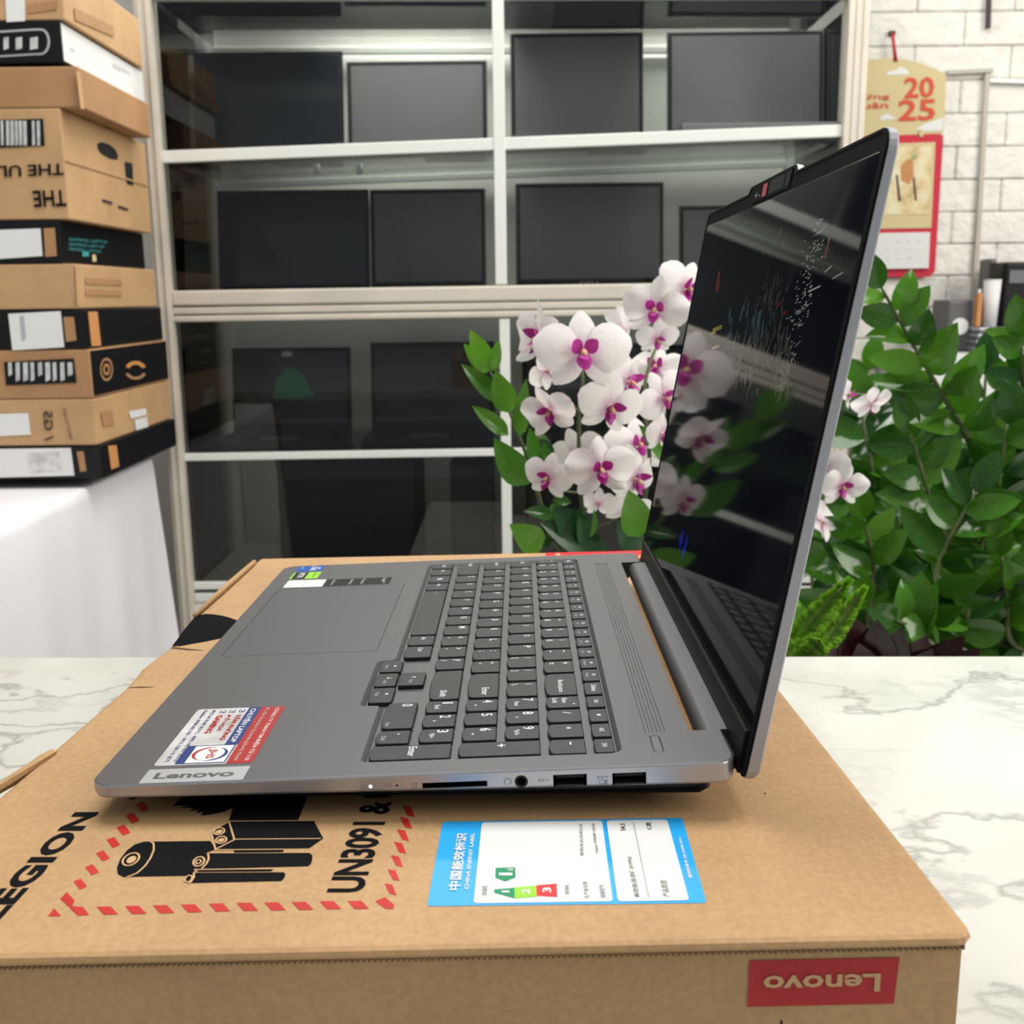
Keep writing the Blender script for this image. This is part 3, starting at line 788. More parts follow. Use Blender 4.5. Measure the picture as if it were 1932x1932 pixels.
K((97.3, 108.8), 77.2, 96.3, ('rt', 105.5, 88, 2.6, 2.6), ('End', 101, 88, 1.7, 3.6, 'dim'), bulge=.8, r=2.4)
K(R5, 45.8, 75.9, ('0', R5[1] - 4.6, 72.4, 4, 2.4), ('Ins', 110.5, 50.5, 1.7, 3.2, 'dim')); K(R5, 29.9, 43.4, ('.', R5[1] - 5, 39.5, .8, .8), ('Del', 110.5, 35.5, 1.7, 3.4, 'dim'))
K((106.5, 139.6), 13.8, 27.6, ('Enter', 124, 21, 2.6, 7.4))
for i, c in enumerate('ZXCVBNM'): v0 = 119.4 + (9 - i) * p; let(R4, v0, v0 + 16.5, c)
for i, (a_, b_) in enumerate((('<', ','), ('>', '.'), ('?', '/'))):
    v0 = 119.4 + (2 - i) * p; K(R4, v0, v0 + 16.5, (a_, R4[1] - 4, v0 + 13, 2.4 if i < 2 else 3, 2.), (b_, R4[1] - 10.4, v0 + 13, 1.0 if i < 2 else 2.6, .8 if i < 2 else 1.4))
wordk(R4, 308.6, 341.3, 'Shift', 5.4); K(R4, 78.4, 117, ('Shift', R4[0] + 7, 85.5, 2.4, 6.6))
for v0, c, s in ((62.4, '1', 'End'), (46.1, '2', 'dn'), (29.9, '3', 'PgDn')): K(R4, v0, v0 + 13.8, (c, R4[1] - 4.6, v0 + 10.8, 3.8, 2.2 if c != '1' else 1.1), (s, R4[0] + 5.6, v0 + 6.5, 1.8, 3.4, 'legend'))
for i, c in enumerate('ASDFGHJKL'): v0 = 113.1 + (10 - i) * p; let(R3_, v0, v0 + 16.5, c)
for i, (a_, b_) in enumerate(((':', ';'), ('"', "'"))):
    v0 = 113.1 + (1 - i) * p; K(R3_, v0, v0 + 16.5, (a_, R3_[1] - 4, v0 + 13, 2.2 if i == 0 else 1.2, .7 if i == 0 else 1.4), (b_, R3_[1] - 10, v0 + 13, 2.4 if i == 0 else 1.2, .7))
wordk(R3_, 321, 341.3, 'CapsLk', 7.0); K(R3_, 78.9, 110.8, ('Enter', R3_[0] + 8.5, 86.5, 2.6, 7.4))
for v0, c, s in ((62.5, '4', 'lt'), (46.5, '5', ''), (29.9, '6', 'rt')): K(R3_, v0, v0 + 13.8, (c, R3_[1] - 4.6, v0 + 10.8, 3.8, 2.3), *([(s, R3_[0] + 4.8, v0 + 6.5, 1.8, 1.8)] if s else []))
for i, c in enumerate('QWERTYUIOP'): v0 = 99.4 + (11 - i) * 18.8; let(R2, v0, v0 + 16.4, c)
for i, (a_, b_) in enumerate((('{', '['), ('}', ']'))):
    v0 = 99.4 + (1 - i) * 18.8; K(R2, v0, v0 + 16.4, (a_, R2[1] - 4, v0 + 13.6, 2.8, .9), (b_, R2[1] - 10.6, v0 + 13.6, 2.8, .9))
wordk(R2, 325, 341.3, 'Tab', 4.0); K(R2, 78.7, 97, ('|', R2[1] - 4, 93.6, 2.8, .4), ('\\', R2[1] - 10.6, 93.6, 2.6, 1.5))
for v0, c, s in ((62.6, '7', 'Home'), (46.6, '8', 'up'), (29.9, '9', 'PgUp')): K(R2, v0, v0 + 13.8, (c, R2[1] - 4.6, v0 + 10.8, 3.8, 2.3), (s, R2[0] + 5.2, v0 + 6.5, 1.8, 4.2 if s != 'up' else 1.8, 'legend'))
K((142.4, 175.8), 14.1, 27.6, ('+', 160, 23.5, 2.6, 2.6))
for i, (a_, b_) in enumerate(zip('!@#$%^&*()_+', '1234567890-=')):
    v0 = 108.8 + (11 - i) * 18.6
    hh = .5 if a_ == '_' else (1.4 if a_ in '^*' else 2.6); hb = .5 if b_ == '-' else (1.4 if b_ == '=' else 2.9)
    K(R1, v0, v0 + 16.3, (a_, R1[1] - 3.8, v0 + 12.8, hh, 1.0 if a_ in '!()' else 2.0), (b_, R1[1] - 10.6, v0 + 12.8, hb, 1.0 if b_ == '1' else 1.9))
K(R1, 331.8, 341.3, ('~', R1[1] - 4, 337, .8, 2), ('`', R1[1] - 10, 337, .9, .8))
K(R1, 78, 106.4, ('Backspace', R1[0] + 7.4, 89.5, 2.4, 12.5))
K(R1, 62.6, 76, ('Num', R1[0] + 8.6, 71, 2.0, 4.6), ('Lock', R1[0] + 4.4, 71, 2.0, 4.8), ('.', R1[1] - 2.4, 66.5, .9, .9))
K(R1, 46.2, 60.2, ('/', R1[1] - 6, 56, 2.8, 1.6)); K(R1, 29.8, 43.8, ('*', R1[1] - 6, 39, 1.8, 1.8)); K(R1, 13.5, 27.4, ('-', R1[1] - 6, 23, .5, 2.2))
r0 = [13.4, 29, 45.1, 61.7, 77.5, 95.3, 113.4, 130, 147.2, 164.1, 180.4, 197.1, 213.3, 229, 245.9, 262.9, 278.4, 295.4, 313.4, 328.4]
l0 = ['>>', '<<', 'sq', '>=', 'Delete', 'PrtSc', 'Insert', 'F12', 'F11', 'F10', 'F9', 'F8', 'F7', 'F6', 'F5', 'F4', 'F3', 'F2', 'F1', 'Esc']
for i, v0 in enumerate(r0):
    v1 = (r0[i + 1] if i < 19 else 343.6) - 2.4; s = l0[i]; c_ = (v0 + v1) / 2
    if s in ('>>', '<<', '>='): lg = [(s, 201.6, c_, 1.8, 2.8)]
    elif s == 'sq': lg = [(s, 201.6, c_, 1.6, 1.6)]
    elif s in ('Delete', 'Esc'): lg = [(s, 201.8, c_, 1.9, 6.4 if s == 'Delete' else 3.6)]
    else: lg = [(s, 199.8, c_, 1.2, .9 + len(s) * .8, 'dim'), ('o' if i % 3 else '*', 203, c_, 1.5, 2.0)]
    K(R0, v0, v1, *lg, bulge=.3, r=1.6)
def arrow_vf(kind, cu, cv, s):
    d = {'up': (1, 0), 'dn': (-1, 0), 'lt': (0, 1), 'rt': (0, -1)}[kind]; n = (-d[1], d[0]); s = s / 2
    pt = lambda a, b: ((cu + d[0] * a + n[0] * b) * mm, (cv + d[1] * a + n[1] * b) * mm, HZ * mm)
    V = [pt(s * 1.1, 0), pt(0, s * .8), pt(0, -s * .8), pt(0, s * .16), pt(0, -s * .16), pt(-s, s * .16), pt(-s, -s * .16)]
    return V, [(0, 1, 2), (3, 5, 6, 4)]
for (u0, u1, v0, v1, leg, bulge, r) in keys:
    k_ = lo('key', keycap(u0, u1, v0, v1, bulge, r), 'key')
    for L_ in leg:
        s, cu, cv, h, w_ = L_[:5]; mt = L_[5] if len(L_) > 5 else 'legend'
        if s in ('up', 'dn', 'lt', 'rt'): obj('key_legend', mesh(*arrow_vf(s, cu, cv, h)), mt, k_)
        elif s == 'win': obj('key_legend', mesh([((cu + a) * mm, (cv + b) * mm, HZ * mm) for ox in (-.9, .9) for oy in (-.9, .9) for a, b in ((ox - .75, oy - .75), (ox + .75, oy - .75), (ox + .75, oy + .75), (ox - .75, oy + .75))], [(0, 1, 2, 3), (4, 5, 6, 7), (8, 9, 10, 11), (12, 13, 14, 15)]), mt, k_)
        elif s == 'sq': obj('key_legend', mesh([((cu + a) * mm, (cv + b) * mm, HZ * mm) for a, b in ((-.8, -.8), (.8, -.8), (.8, .8), (-.8, .8))], [(0, 1, 2, 3)]), mt, k_)
        else: ktext(k_, s, cu, cv, h, w_, mt)

# stickers and plate on the palm rest
def dq(name, pts, mat, parent=None, z=.06):
    return lo(name, mesh([(a * mm, b * mm, z * mm) for a, b in pts], [tuple(range(len(pts)))]), mat, parent)
def dtext(name, s, u, v, h, w_, mat, parent, z=.16, bold=.01):      # user-facing lettering, starts at v and runs to v-w
    return obj(name, mesh(*text_vf(s, (u * mm, v * mm, z * mm), (0, -w_ * mm, 0), (h * mm, 0, 0), bold, 2)), mat, parent)
pl = dq('logo_plate', [(20, .8), (60.4, .8), (60.4, 13.3), (20, 13.3)], 'plate')
obj('plate_lettering', mesh(*text_vf('Lenovo', (24.2 * mm, 4.2 * mm, .12 * mm), (31.5 * mm, 0, 0), (0, 5.6 * mm, 0), .03, 4)), 'platetext', pl)
js = lo('shop_sticker', mesh([(a * mm, b * mm, .06 * mm) for a, b in round_poly([(20.3, 16.6), (60.4, 16.4), (60.4, 77.6), (20.3, 77.8)], 2, 4)], [tuple(range(20))]), 'silverfilm')
def jq(name, pts, mat, z=.11): return dq(name, pts, mat, js, z)
jq('sticker_band', round_poly([(49.6, 16.4), (60.4, 16.4), (60.4, 77.6), (49.6, 77.6)], [0, 2, 2, 0], 3), 'jred')
jq('sticker_band', [(43.9, 35.4), (49.6, 35.4), (49.6, 77.6), (43.9, 77.6)], 'navy')
jq('sticker_band', [(28.6, 17.4), (49.0, 17.4), (49.0, 35.6), (28.6, 35.6)], 'navy')
jq('sticker_panel', [(32.4, 18.2), (48.4, 18.2), (48.4, 34.8), (32.4, 34.8)], 'white', .14)
def jarc(mat, a0, a1, r_, w0, z):
    n = 16; V = []; 
    for i in range(n + 1):
        a = math.radians(a0 + (a1 - a0) * i / n); w_ = w0 * math.sin(math.pi * i / n) + .05
        for rr in (r_ + w_ / 2, r_ - w_ / 2): V.append(((40.4 + rr * math.cos(a)) * mm, (26.5 + rr * math.sin(a)) * mm, z * mm))
    obj('sticker_ring', mesh(V, [(2 * i, 2 * i + 1, 2 * i + 3, 2 * i + 2) for i in range(n)]), mat, js)
jarc('navy', -110, 70, 6.6, 1.5, .17); jarc('jred', 75, 250, 6.6, 1.5, .17)
dtext('sticker_lettering', 'JHS', 38.6, 31.4, 4.2, 9.6, 'jred', js, .18, .03)
dtext('sticker_lettering', 'CÔNG TY TNHH TM ĐIỆN TỬ 115', 56, 76.3, 2.7, 57.5, 'white', js, .16)
dtext('sticker_lettering', 'ĐC: 170A Tân Sơn Nhì, P. Tân Sơn Nhì, Q.Tân Phú, TP.HCM', 51.6, 76.3, 1.9, 57, 'silverfilm', js, .16, 0)
dtext('sticker_lettering', 'CHUYÊN LAPTOP', 45.3, 76, 3.0, 38, 'white', js, .16, .02)
for u, s, w_ in ((40.2, 'VĂN PHÒNG', 29), (35.8, 'ĐỒ HỌA', 19), (31.4, 'GAMING', 21)):
    dtext('sticker_lettering', s, u, 69.5, 2.9, w_, 'jred', js, .16, .04)
    jq('check_box', [(u, 72.2), (u + 2.7, 72.2), (u + 2.7, 75), (u, 75)], 'navy', .14)
    jq('check_mark', [(u + .5, 72.7), (u + 2.2, 72.7), (u + 2.2, 74.5), (u + .5, 74.5)], 'white', .17)
    jq('check_mark', [(u + .6, 73.6), (u + 1.1, 73.9), (u + 2.6, 72.3), (u + 2.4, 72)], 'navy', .2)
dtext('sticker_lettering', '0937.60.70.80 (KD1) - 0903.182.263 (KD2)', 27.0, 76, 2.2, 56, 'navy', js, .16)
dtext('sticker_lettering', 'Hotline: 0908.605.705 - 0913.128.115 (KT)', 23.2, 76, 2.2, 56, 'navy', js, .16)
s1 = dq('processor_sticker', [(10.8, 337.6), (29.6, 337.2), (29.6, 352), (10.8, 352)], 'intelblue')
dtext('sticker_lettering', 'CORE', 20.5, 350.5, 4, 11, 'white', s1, .12, .03); dtext('sticker_lettering', 'i9', 13, 349, 2, 3, 'white', s1, .12); dtext('sticker_lettering', 'o', 25, 347, 2.6, 4, 'white', s1, .12, .05)
s2 = dq('graphics_sticker', [(11, 316), (30.2, 315.6), (30.2, 334), (11, 334.2)], 'blackm')
dq('sticker_band', [(21.5, 315.8), (30.2, 315.6), (30.2, 334), (21.5, 334)], 'lime', s2, .1); dq('sticker_band', [(11, 316), (12.3, 316), (12.3, 334.2), (11, 334.2)], 'lime', s2, .1)
dtext('sticker_lettering', 'GeForce', 26, 331, 1.6, 12, 'blackm', s2, .13); dtext('sticker_lettering', 'RTX', 15.5, 332, 4, 13, 'white', s2, .13, .03)
s3 = lo('white_sticker', mesh([(a * mm, b * mm, .06 * mm) for a, b in round_poly([(11.6, 294), (37.6, 293), (37.6, 311.6), (11.6, 312.8)], 1.5, 3)], [tuple(range(16))]), 'white')
dq('sticker_rule', [(24, 296), (24.4, 296), (24.4, 310), (24, 310)], 'grayt', s3, .1)
s4 = dq('feature_sticker', [(38.2, 293), (82, 293), (82, 311), (38.2, 311.4)], 'blackm')
for u, s in ((42, 'Battery'), (54, 'Dolby'), (62, 'Display'), (76, '16"')): dtext('sticker_lettering', s, u, 309, 2.4, 13, 'silverfilm', s4, .12)

# lid
TH, XL = 1.3603992203621906, 254.76546620090
ct, sn = math.cos(TH), math.sin(TH)
def LP(s, v, d=0): return ((XL + s * ct + d * sn) * mm, v * mm, (s * sn - d * ct) * mm)
lo_ = round_poly([(-8.5, 0), (235.8, 0), (235.8, 126), (239.2, 131), (239.2, 224), (235.8, 229), (235.8, WD), (-8.5, WD)], [5, 9, 2, 2, 2, 2, 9, 5], 6)
def lring(off, d, thick=None):
    out = []
    for s, v in offset_poly(lo_, off):
        dd = d
        if thick: 
            dd = d + (2.2 * max(0, 1 - (s + 8.5) / 60.) - 3.0 * max(0, 1 - (s + 8.5) / 9.) ** 2)
        out.append(LP(s, v, dd))
    return out
v, f = loft_vf([lring(.3, .7), lring(0, .9), lring(0, 3.6, 1), lring(.5, 4.2, 1), lring(1.8, 4.5, 1)])
bm = bmesh.new(); bv = [bm.verts.new(x) for x in v]
for q in f: bm.faces.new([bv[i] for i in q])
lidm = lo('lid_shell', bm_mesh(bm), 'lidmetal')
v, f = loft_vf([lring(.5, .9), lring(.35, .1), lring(.8, -.25), lring(1.8, -.25), lring(2.4, .15)], (True, True))
lo('bezel', mesh(v, f), 'bezel')
sp = [(10.6, 5.6), (227, 5.6), (227, 349.4), (10.6, 349.4)]
v, f = loft_vf([[LP(s, v_, d) for s, v_ in offset_poly(round_poly(sp, 2, 4), o_)] for o_, d in ((0, .3), (0, .12), (.15, .08))])
disp = lo('display', mesh(v, f), 'display')
v, f = loft_vf([[LP(s, v_, d) for s, v_ in offset_poly([(-8, 7), (9.4, 7), (9.4, 348), (-8, 348)], o_)] for o_, d in ((0, .5), (0, -1.1), (.5, -1.5))])
lo('chin_bar', mesh(v, f), 'black')
# camera bump details
cb = lo('camera_bar', mesh(*loft_vf([[LP(s, v_, d) for s, v_ in ((228.6, 133), (238, 133), (238, 214), (228.6, 214))] for d in (0, -.32)])), 'bezel')
def lq(name, s0, s1, v0, v1, d, mat, parent): return obj(name, mesh([LP(s, v_, d) for s, v_ in ((s0, v0), (s1, v0), (s1, v1), (s0, v1))], [(0, 1, 2, 3)]), mat, parent)
lq('camera_window', 230, 236.6, 147, 176, -.36, 'display', cb); lq('camera_window', 230, 236.6, 136, 142, -.36, 'display', cb)
lo('shutter_slider', mesh(*loft_vf([[LP(s, v_, d) for s, v_ in ((229.8, 181), (236.2, 181), (236.2, 190), (229.8, 190))] for d in (-.3, -.6)])), 'redslide')
o = lo('camera_marking', mesh(*text_vf('+ -', LP(230.8, 208, -.37), Vector(LP(230.8, 196, 0)) - Vector(LP(230.8, 208, 0)), Vector(LP(234, 0, 0)) - Vector(LP(230.8, 0, 0)))), 'dim')
# hinge bar: rounded grey bar in the gap between deck and lid
prof = [(253.4, -.4), (247.4, -.5)] + [(247.4 - 5.2 * math.sin(a), -5.7 + 5.2 * math.cos(a)) for a in [math.pi / 2 * i / 7 for i in range(1, 8)]] + [(242.4, -9), (246, -12.5), (253.4, -10)]
v, f = loft_vf([[(x * mm, vv * mm, z * mm) for x, z in prof] for vv in (33.2, 325.6)])
me = mesh(v, f); hb = lo('hinge_bar', me, 'steel')
for p_ in me.polygons: p_.use_smooth = False
for v0, v1 in ((12, 32), (326.5, 344)):
    pr = [(250.8 + 2.6 * math.cos(a), -5.5 + 3.2 * math.sin(a)) for a in [2 * math.pi * i / 12 for i in range(12)]]
    lo('hinge', mesh(*loft_vf([[(x * mm, vv * mm, z * mm) for x, z in pr] for vv in (v0, v1)])), 'blackm')
# picture on the screen: faint strokes of a night street wallpaper
MLi = MW.inverted()
def lidsv(u, v):
    q = R3.transposed() @ Vector(((u - 966) / FPX, (v - 966) / FPX, 1))
    a = MLi @ CP; d = MLi.to_3x3() @ q
    n_ = Vector((sn, 0, -ct)); t = (n_.x * XL * mm - n_.dot(a)) / n_.dot(d); pnt = a + d * t
    return (pnt.x / mm - XL) * ct + pnt.z / mm * sn, pnt.y / mm
rnd = random.Random(3)
def emis(name, col, st_):
    return pm(name, tuple(c * .02 for c in col), .1, emit=(col, st_))
M['px_w'] = emis('pixel_white', (.75, .78, .7), .26); M['px_g'] = emis('pixel_grey', (.40, .36, .33), .04); M['px_r'] = emis('pixel_red', (.8, .08, .06), .07)
M['px_t'] = emis('pixel_teal', (.2, .5, .5), .06); M['px_y'] = emis('pixel_yellow', (.8, .7, .1), .12); M['px_b'] = emis('pixel_blue', (.02, .03, .9), .12)
def strokes(name, lst, mat):
    V, F = [], []
    for (u, v, ds, dv, L_, wd) in lst:
        s, vv = lidsv(u, v); t = Vector((ds, dv)).normalized(); n = Vector((-t.y, t.x)) * wd / 2; t *= L_ / 2; k = len(V)
        for a, b in ((-1, -1), (1, -1), (1, 1), (-1, 1)):
            x = s + t.x * a + n.x * b; y = vv + t.y * a + n.y * b
            V.append(LP(x, y, .05))
        F.append((k, k + 1, k + 2, k + 3))
    o = obj(name, mesh(V, F), mat, disp); return o
L1 = []
for i in range(150):
    t = rnd.random(); u = 1548 - 50 * t + rnd.gauss(0, 9); v = 415 + 225 * t + rnd.gauss(0, 6)
    L1.append((u, v, 1, rnd.uniform(-8, -2), rnd.uniform(.7, 3.2), rnd.uniform(.25, .55)))
for i in range(70):
    t = rnd.random(); L1.append((1500 - 30 * t + rnd.gauss(0, 8), 640 + 100 * t, 1, rnd.uniform(-4, 2), rnd.uniform(.6, 2.5), .3))
L1 += [(1580, 520, 1, -6, 12, .5), (1536, 545, 1, -8, 16, .7), (1562, 508, 1, -4, 8, .6)]
strokes('screen_picture', L1, 'px_w')
L2 = []
for i in range(240):
    k_ = rnd.choice(((1420, 600, 12, 40), (1455, 570, 8, 45), (1440, 660, 16, 25), (1475, 640, 8, 50), (1410, 700, 14, 20)))
    L2.append((rnd.gauss(k_[0], k_[2]), rnd.gauss(k_[1], k_[3]), 1, rnd.uniform(-.5, .5), rnd.uniform(1, 6), rnd.uniform(.6, 2.6)))
for i in range(60): L2.append((1490 - rnd.random() * 30, 640 + rnd.random() * 110, 1, rnd.uniform(-.2, .2), rnd.uniform(2, 8), rnd.uniform(.5, 2)))
strokes('screen_picture', L2, 'px_g')
strokes('screen_picture', [(1476, 463, 1, 0, 5, 1.5), (1440, 478, 1, 0, 3, 1.5), (1561, 465, 1, 0, 9, 2.5), (1355, 525, 1, .1, 9, 7), (1354, 540, 1, .1, 7, 9), (1480, 590, .2, -1, 6, 1.6), (1468, 575, .2, -1, 6, 1.6)], 'px_r')
strokes('screen_picture', [(rnd.uniform(1375, 1440), rnd.uniform(580, 660), 1, rnd.uniform(-.5, .5), rnd.uniform(3, 9), rnd.uniform(1, 4)) for _ in range(26)], 'px_t')
strokes('screen_picture', [(1458 + i, 470 - i * .4, 1, -.5, 1.2, .8) for i in range(-16, 17, 3)], 'px_g')
strokes('screen_picture', [(1353, 620, .1, -1, 26, 2.5), (1345, 628, .1, -1, 16, 2), (1350, 655, .1, -1, 20, 1.6)], 'px_y')
strokes('screen_picture', [(1292, 1032, 1, -.5, 14, 8), (1285, 1018, 1, -.8, 10, 10)], 'px_b')

# ------------------------------------------------------------------ display cabinet
YC, YB = 1.80, 2.26
CX0, CX1 = -.528, .838
cab = empty('display_cabinet', (.15, 2.03, -.75), 'large aluminium display cabinet with glass doors and laptops on its shelves', 'cabinet')
def cabp(o): return loc(o, cab)
def xz(u, v, Y=YC): p = at(u, v, Y); return p.x, p.z
def cbar(name, x0, x1, z0, z1, y0, y1, mat='alu', bev=.002): return cabp(box(name, x0, x1, y0, y1, z0, z1, mat, cab, bev))
# posts
cbar('post', CX0 - .016, CX0 + .016, -.75, 1.35, YC - .015, YC + .03)
cbar('post', CX1 - .020, CX1 + .020, -.75, 1.35, YC - .015, YC + .03)
cbar('post', CX0 - .016, CX0 + .016, -.75, 1.35, YB - .03, YB, 'alub'); cbar('post', CX1 - .02, CX1 + .02, -.75, 1.35, YB - .03, YB, 'alub')
# groove strips on the front posts
for xx in (CX0 - .007, CX0 + .008, CX1 - .004, CX1 + .010):
    cbar('post_ridge', xx - .0022, xx + .0022, -.75, 1.35, YC - .0175, YC - .014, 'alu', .0006)
def tilt_bar(name, x0, za, x1, zb_, h, y0, y1, mat, bev=.002):
    me = mesh(*hexa_vf([(x, y, (za if x == x0 else zb_) + dz) for dz in (-h / 2, h / 2) for y in (y0, y1) for x in (x0, x1)]))
    if bev: me = bevel_me(me, bev)
    return cabp(obj(name, me, mat, cab))
XL_, XR_ = CX0 + .016, CX1 - .020
def zl(level, x):        # shelf height (centre of its front rail)
    a, b = LV[level]; t = (x - XL_) / (XR_ - XL_); return a + (b - a) * t
LV = {0: (.872, .862), 1: (.574, .609), 2: (.292, .300), 3: (-.0215, -.014), 4: (-.300, -.300)}
tilt_bar('shelf_rail', XL_, LV[0][0], XR_, LV[0][1], .022, YC - .005, YC + .018, 'alub')
tilt_bar('shelf_rail', XL_, LV[1][0], XR_, LV[1][1], .023, YC - .005, YC + .018, 'alub')
tilt_bar('middle_beam', XL_, .302, XR_, .308, .030, YC - .012, YC + .02, 'alu', .004)
tilt_bar('middle_beam', XL_, .277, XR_, .283, .014, YC - .009, YC + .02, 'alu', .003)
tilt_bar('middle_beam', XL_, .261, XR_, .267, .012, YC - .012, YC + .02, 'alu', .003)
tilt_bar('shelf_rail', XL_, LV[3][0], XR_, LV[3][1], .0155, YC - .002, YC + .014, 'alub')
tilt_bar('bottom_rail', XL_, -.297, XR_, -.297, .016, YC - .005, YC + .018, 'alub')
tilt_bar('bottom_rail', XL_, -.323, XR_, -.323, .018, YC - .005, YC + .018, 'alub')
cbar('mullion', .1375, .1605, .322, 1.35, YC - .008, YC + .016, 'alub'); cbar('mullion', .144, .165, -.288, .255, YC - .008, YC + .016, 'alub')
cbar('kick_panel', XL_, XR_, -.75, -.332, YC, YC + .012, 'cabback', 0)
cbar('top_beam', XL_, XR_, 1.30, 1.35, YC - .01, YC + .02)
# shelves
for lv in (0, 1, 2, 3):
    za, zb_ = LV[lv]
    o = tilt_bar('glass_shelf', XL_, za, XR_, zb_, .008, YC + .02, YB - .02, 'shelfglass', 0)
cbar('floor_board', XL_, XR_, -.31, -.30, YC + .02, YB - .02, 'alub', 0)
cbar('back_panel', CX0, CX1, -.75, 1.35, YB, YB + .01, 'cabback', 0)
cbar('side_panel', CX0 - .006, CX0 - .001, -.75, 1.35, YC + .03, YB - .03, 'partition', 0); cbar('side_panel', CX1 + .001, CX1 + .006, -.75, 1.35, YC + .03, YB - .03, 'partition', 0)
cbar('top_panel', CX0, CX1, 1.35, 1.356, YC, YB, 'shelfglass', 0)
for lv in (0, 1, 3):      # rear support rails under the shelves
    za, zb_ = LV[lv]
    tilt_bar('rear_rail', XL_, za - .012, XR_, zb_ - .012, .014, YB - .035, YB - .02, 'alub')
# sliding panes: one plane per opening
for x0, x1, z0, z1, yy in ((XL_, .149, .322, 1.30, YC + .004), (.149, XR_, .322, 1.30, YC + .008), (XL_, .155, -.288, .255, YC + .004), (.155, XR_, -.288, .255, YC + .008)):
    cabp(quads('glass_pane', [[(x0, yy, z0), (x1, yy, z0), (x1, yy, z1), (x0, yy, z1)]], 'glass', cab))
for x, z in ((-.215, .560), (-.13, .560)):
    cabp(tube('shelf_clip', [(x, YC + .02, z - .02), (x, YC + .02, z)], .006, 'alub', cab))

def display_laptop(label, u0, u1, vtop, level, Y, col='lapgrey', scr='scrgrey', yaw=0, deck=.20, tiltdeg=8, badge=None, stand=0.0):
    a = at(u0, vtop, Y); b = at(u1, vtop, Y); wd = (b.x - a.x); cx = (a.x + b.x) / 2
    zs_ = zl(level, cx) + .0045 + stand; h = (a.z + b.z) / 2 - zs_
    r = empty('display_laptop', (cx, Y - deck / 2, zs_), label, 'laptop', 'open laptops on the cabinet shelves')
    r.rotation_euler.z = yaw
    bs = box('base', -wd / 2, wd / 2, -deck / 2, deck / 2, 0, .017, col, r, .003)
    box('keyboard', -wd * .44, wd * .44, -deck * .02, deck * .40, .0172, .0186, 'blackm', bs)
    box('touchpad', -wd * .15, wd * .15, -deck * .42, -deck * .08, .0172, .0178, 'scrgrey', bs)
    t = math.tan(math.radians(tiltdeg)); y1 = deck / 2 - .004
    def lp_(x, z, d): return (x, y1 + (z - .012) * t + d, z)
    def slab(x0, x1, z0, z1, d0, d1): return hexa_vf([lp_(x, z, d) for z in (z0, z1) for d in (d0, d1) for x in (x0, x1)])
    ld = obj('lid', bevel_me(mesh(*slab(-wd / 2, wd / 2, .012, h, 0, .007)), .002), col, r)
    obj('bezel', mesh(*slab(-wd / 2 + .003, wd / 2 - .003, .018, h - .003, -.0014, -.0001)), 'blackm', ld)
    obj('display', mesh(*slab(-wd / 2 + .010, wd / 2 - .010, .034, h - .010, -.0024, -.0016)), scr, ld)
    obj('hinge', mesh(*slab(-wd * .38, wd * .38, .008, .020, -.006, .0)), 'blackm', r)
    if badge:
        v_, f_ = text_vf(badge, lp_(-wd * .07, .020, -.0030), Vector((wd * .14, 0, 0)), (0, 0, .008), .02)
        obj('badge', mesh(v_, f_), 'dim', r)
    return r
DL = display_laptop
DL('dark open laptop on the upper shelf, left end of the cabinet', 357, 642, 92, 1, YC + .27, 'black', 'scrdark')
DL('open laptop, screen glare painted grey, on the upper shelf, just left of the mullion', 650, 918, 110, 1, YC + .28)
DL('matte grey open laptop on the upper shelf, just right of the mullion', 962, 1217, 55, 1, YC + .26)
DL('wide open laptop with a pale reflection, upper shelf at the right post', 1262, 1562, 52, 1, YC + .20, 'lapgrey', 'scrgrey')
DL('black open laptop standing on the middle beam shelf, leftmost', 402, 692, 356, 2, YC + .27, 'black', 'scrdark')
DL('grey open laptop on the middle beam shelf, left of the mullion', 694, 915, 354, 2, YC + .29)
DL('large grey open laptop on the middle beam shelf, right of the mullion', 972, 1256, 342, 2, YC + .25, badge='DELL')
DL('grey open laptop on the middle beam shelf behind the raised laptop lid', 1284, 1560, 385, 2, YC + .27)
DL('black open laptop with a green picture on its screen, lower shelf', 432, 658, 657, 3, YC + .26, 'black', 'scrdark')
DL('dark open laptop on the lower shelf, right of the green picture', 696, 932, 646, 3, YC + .27, 'black', 'scrdark')
DL('dark open laptop on the lower shelf, right of the mullion, behind the orchids', 985, 1215, 650, 3, YC + .27, 'black', 'scrdark')
DL('dark open laptop on the lower shelf, right end behind the open lid', 1260, 1500, 650, 3, YC + .27, 'black', 'scrdark')
DL('dark laptop on the topmost shelf, cut off by the frame, left bay', 360, 600, -190, 0, YC + .30, 'black', 'scrdark')
DL('grey laptop on the topmost shelf, cut off by the frame, right bay', 960, 1235, -190, 0, YC + .30)
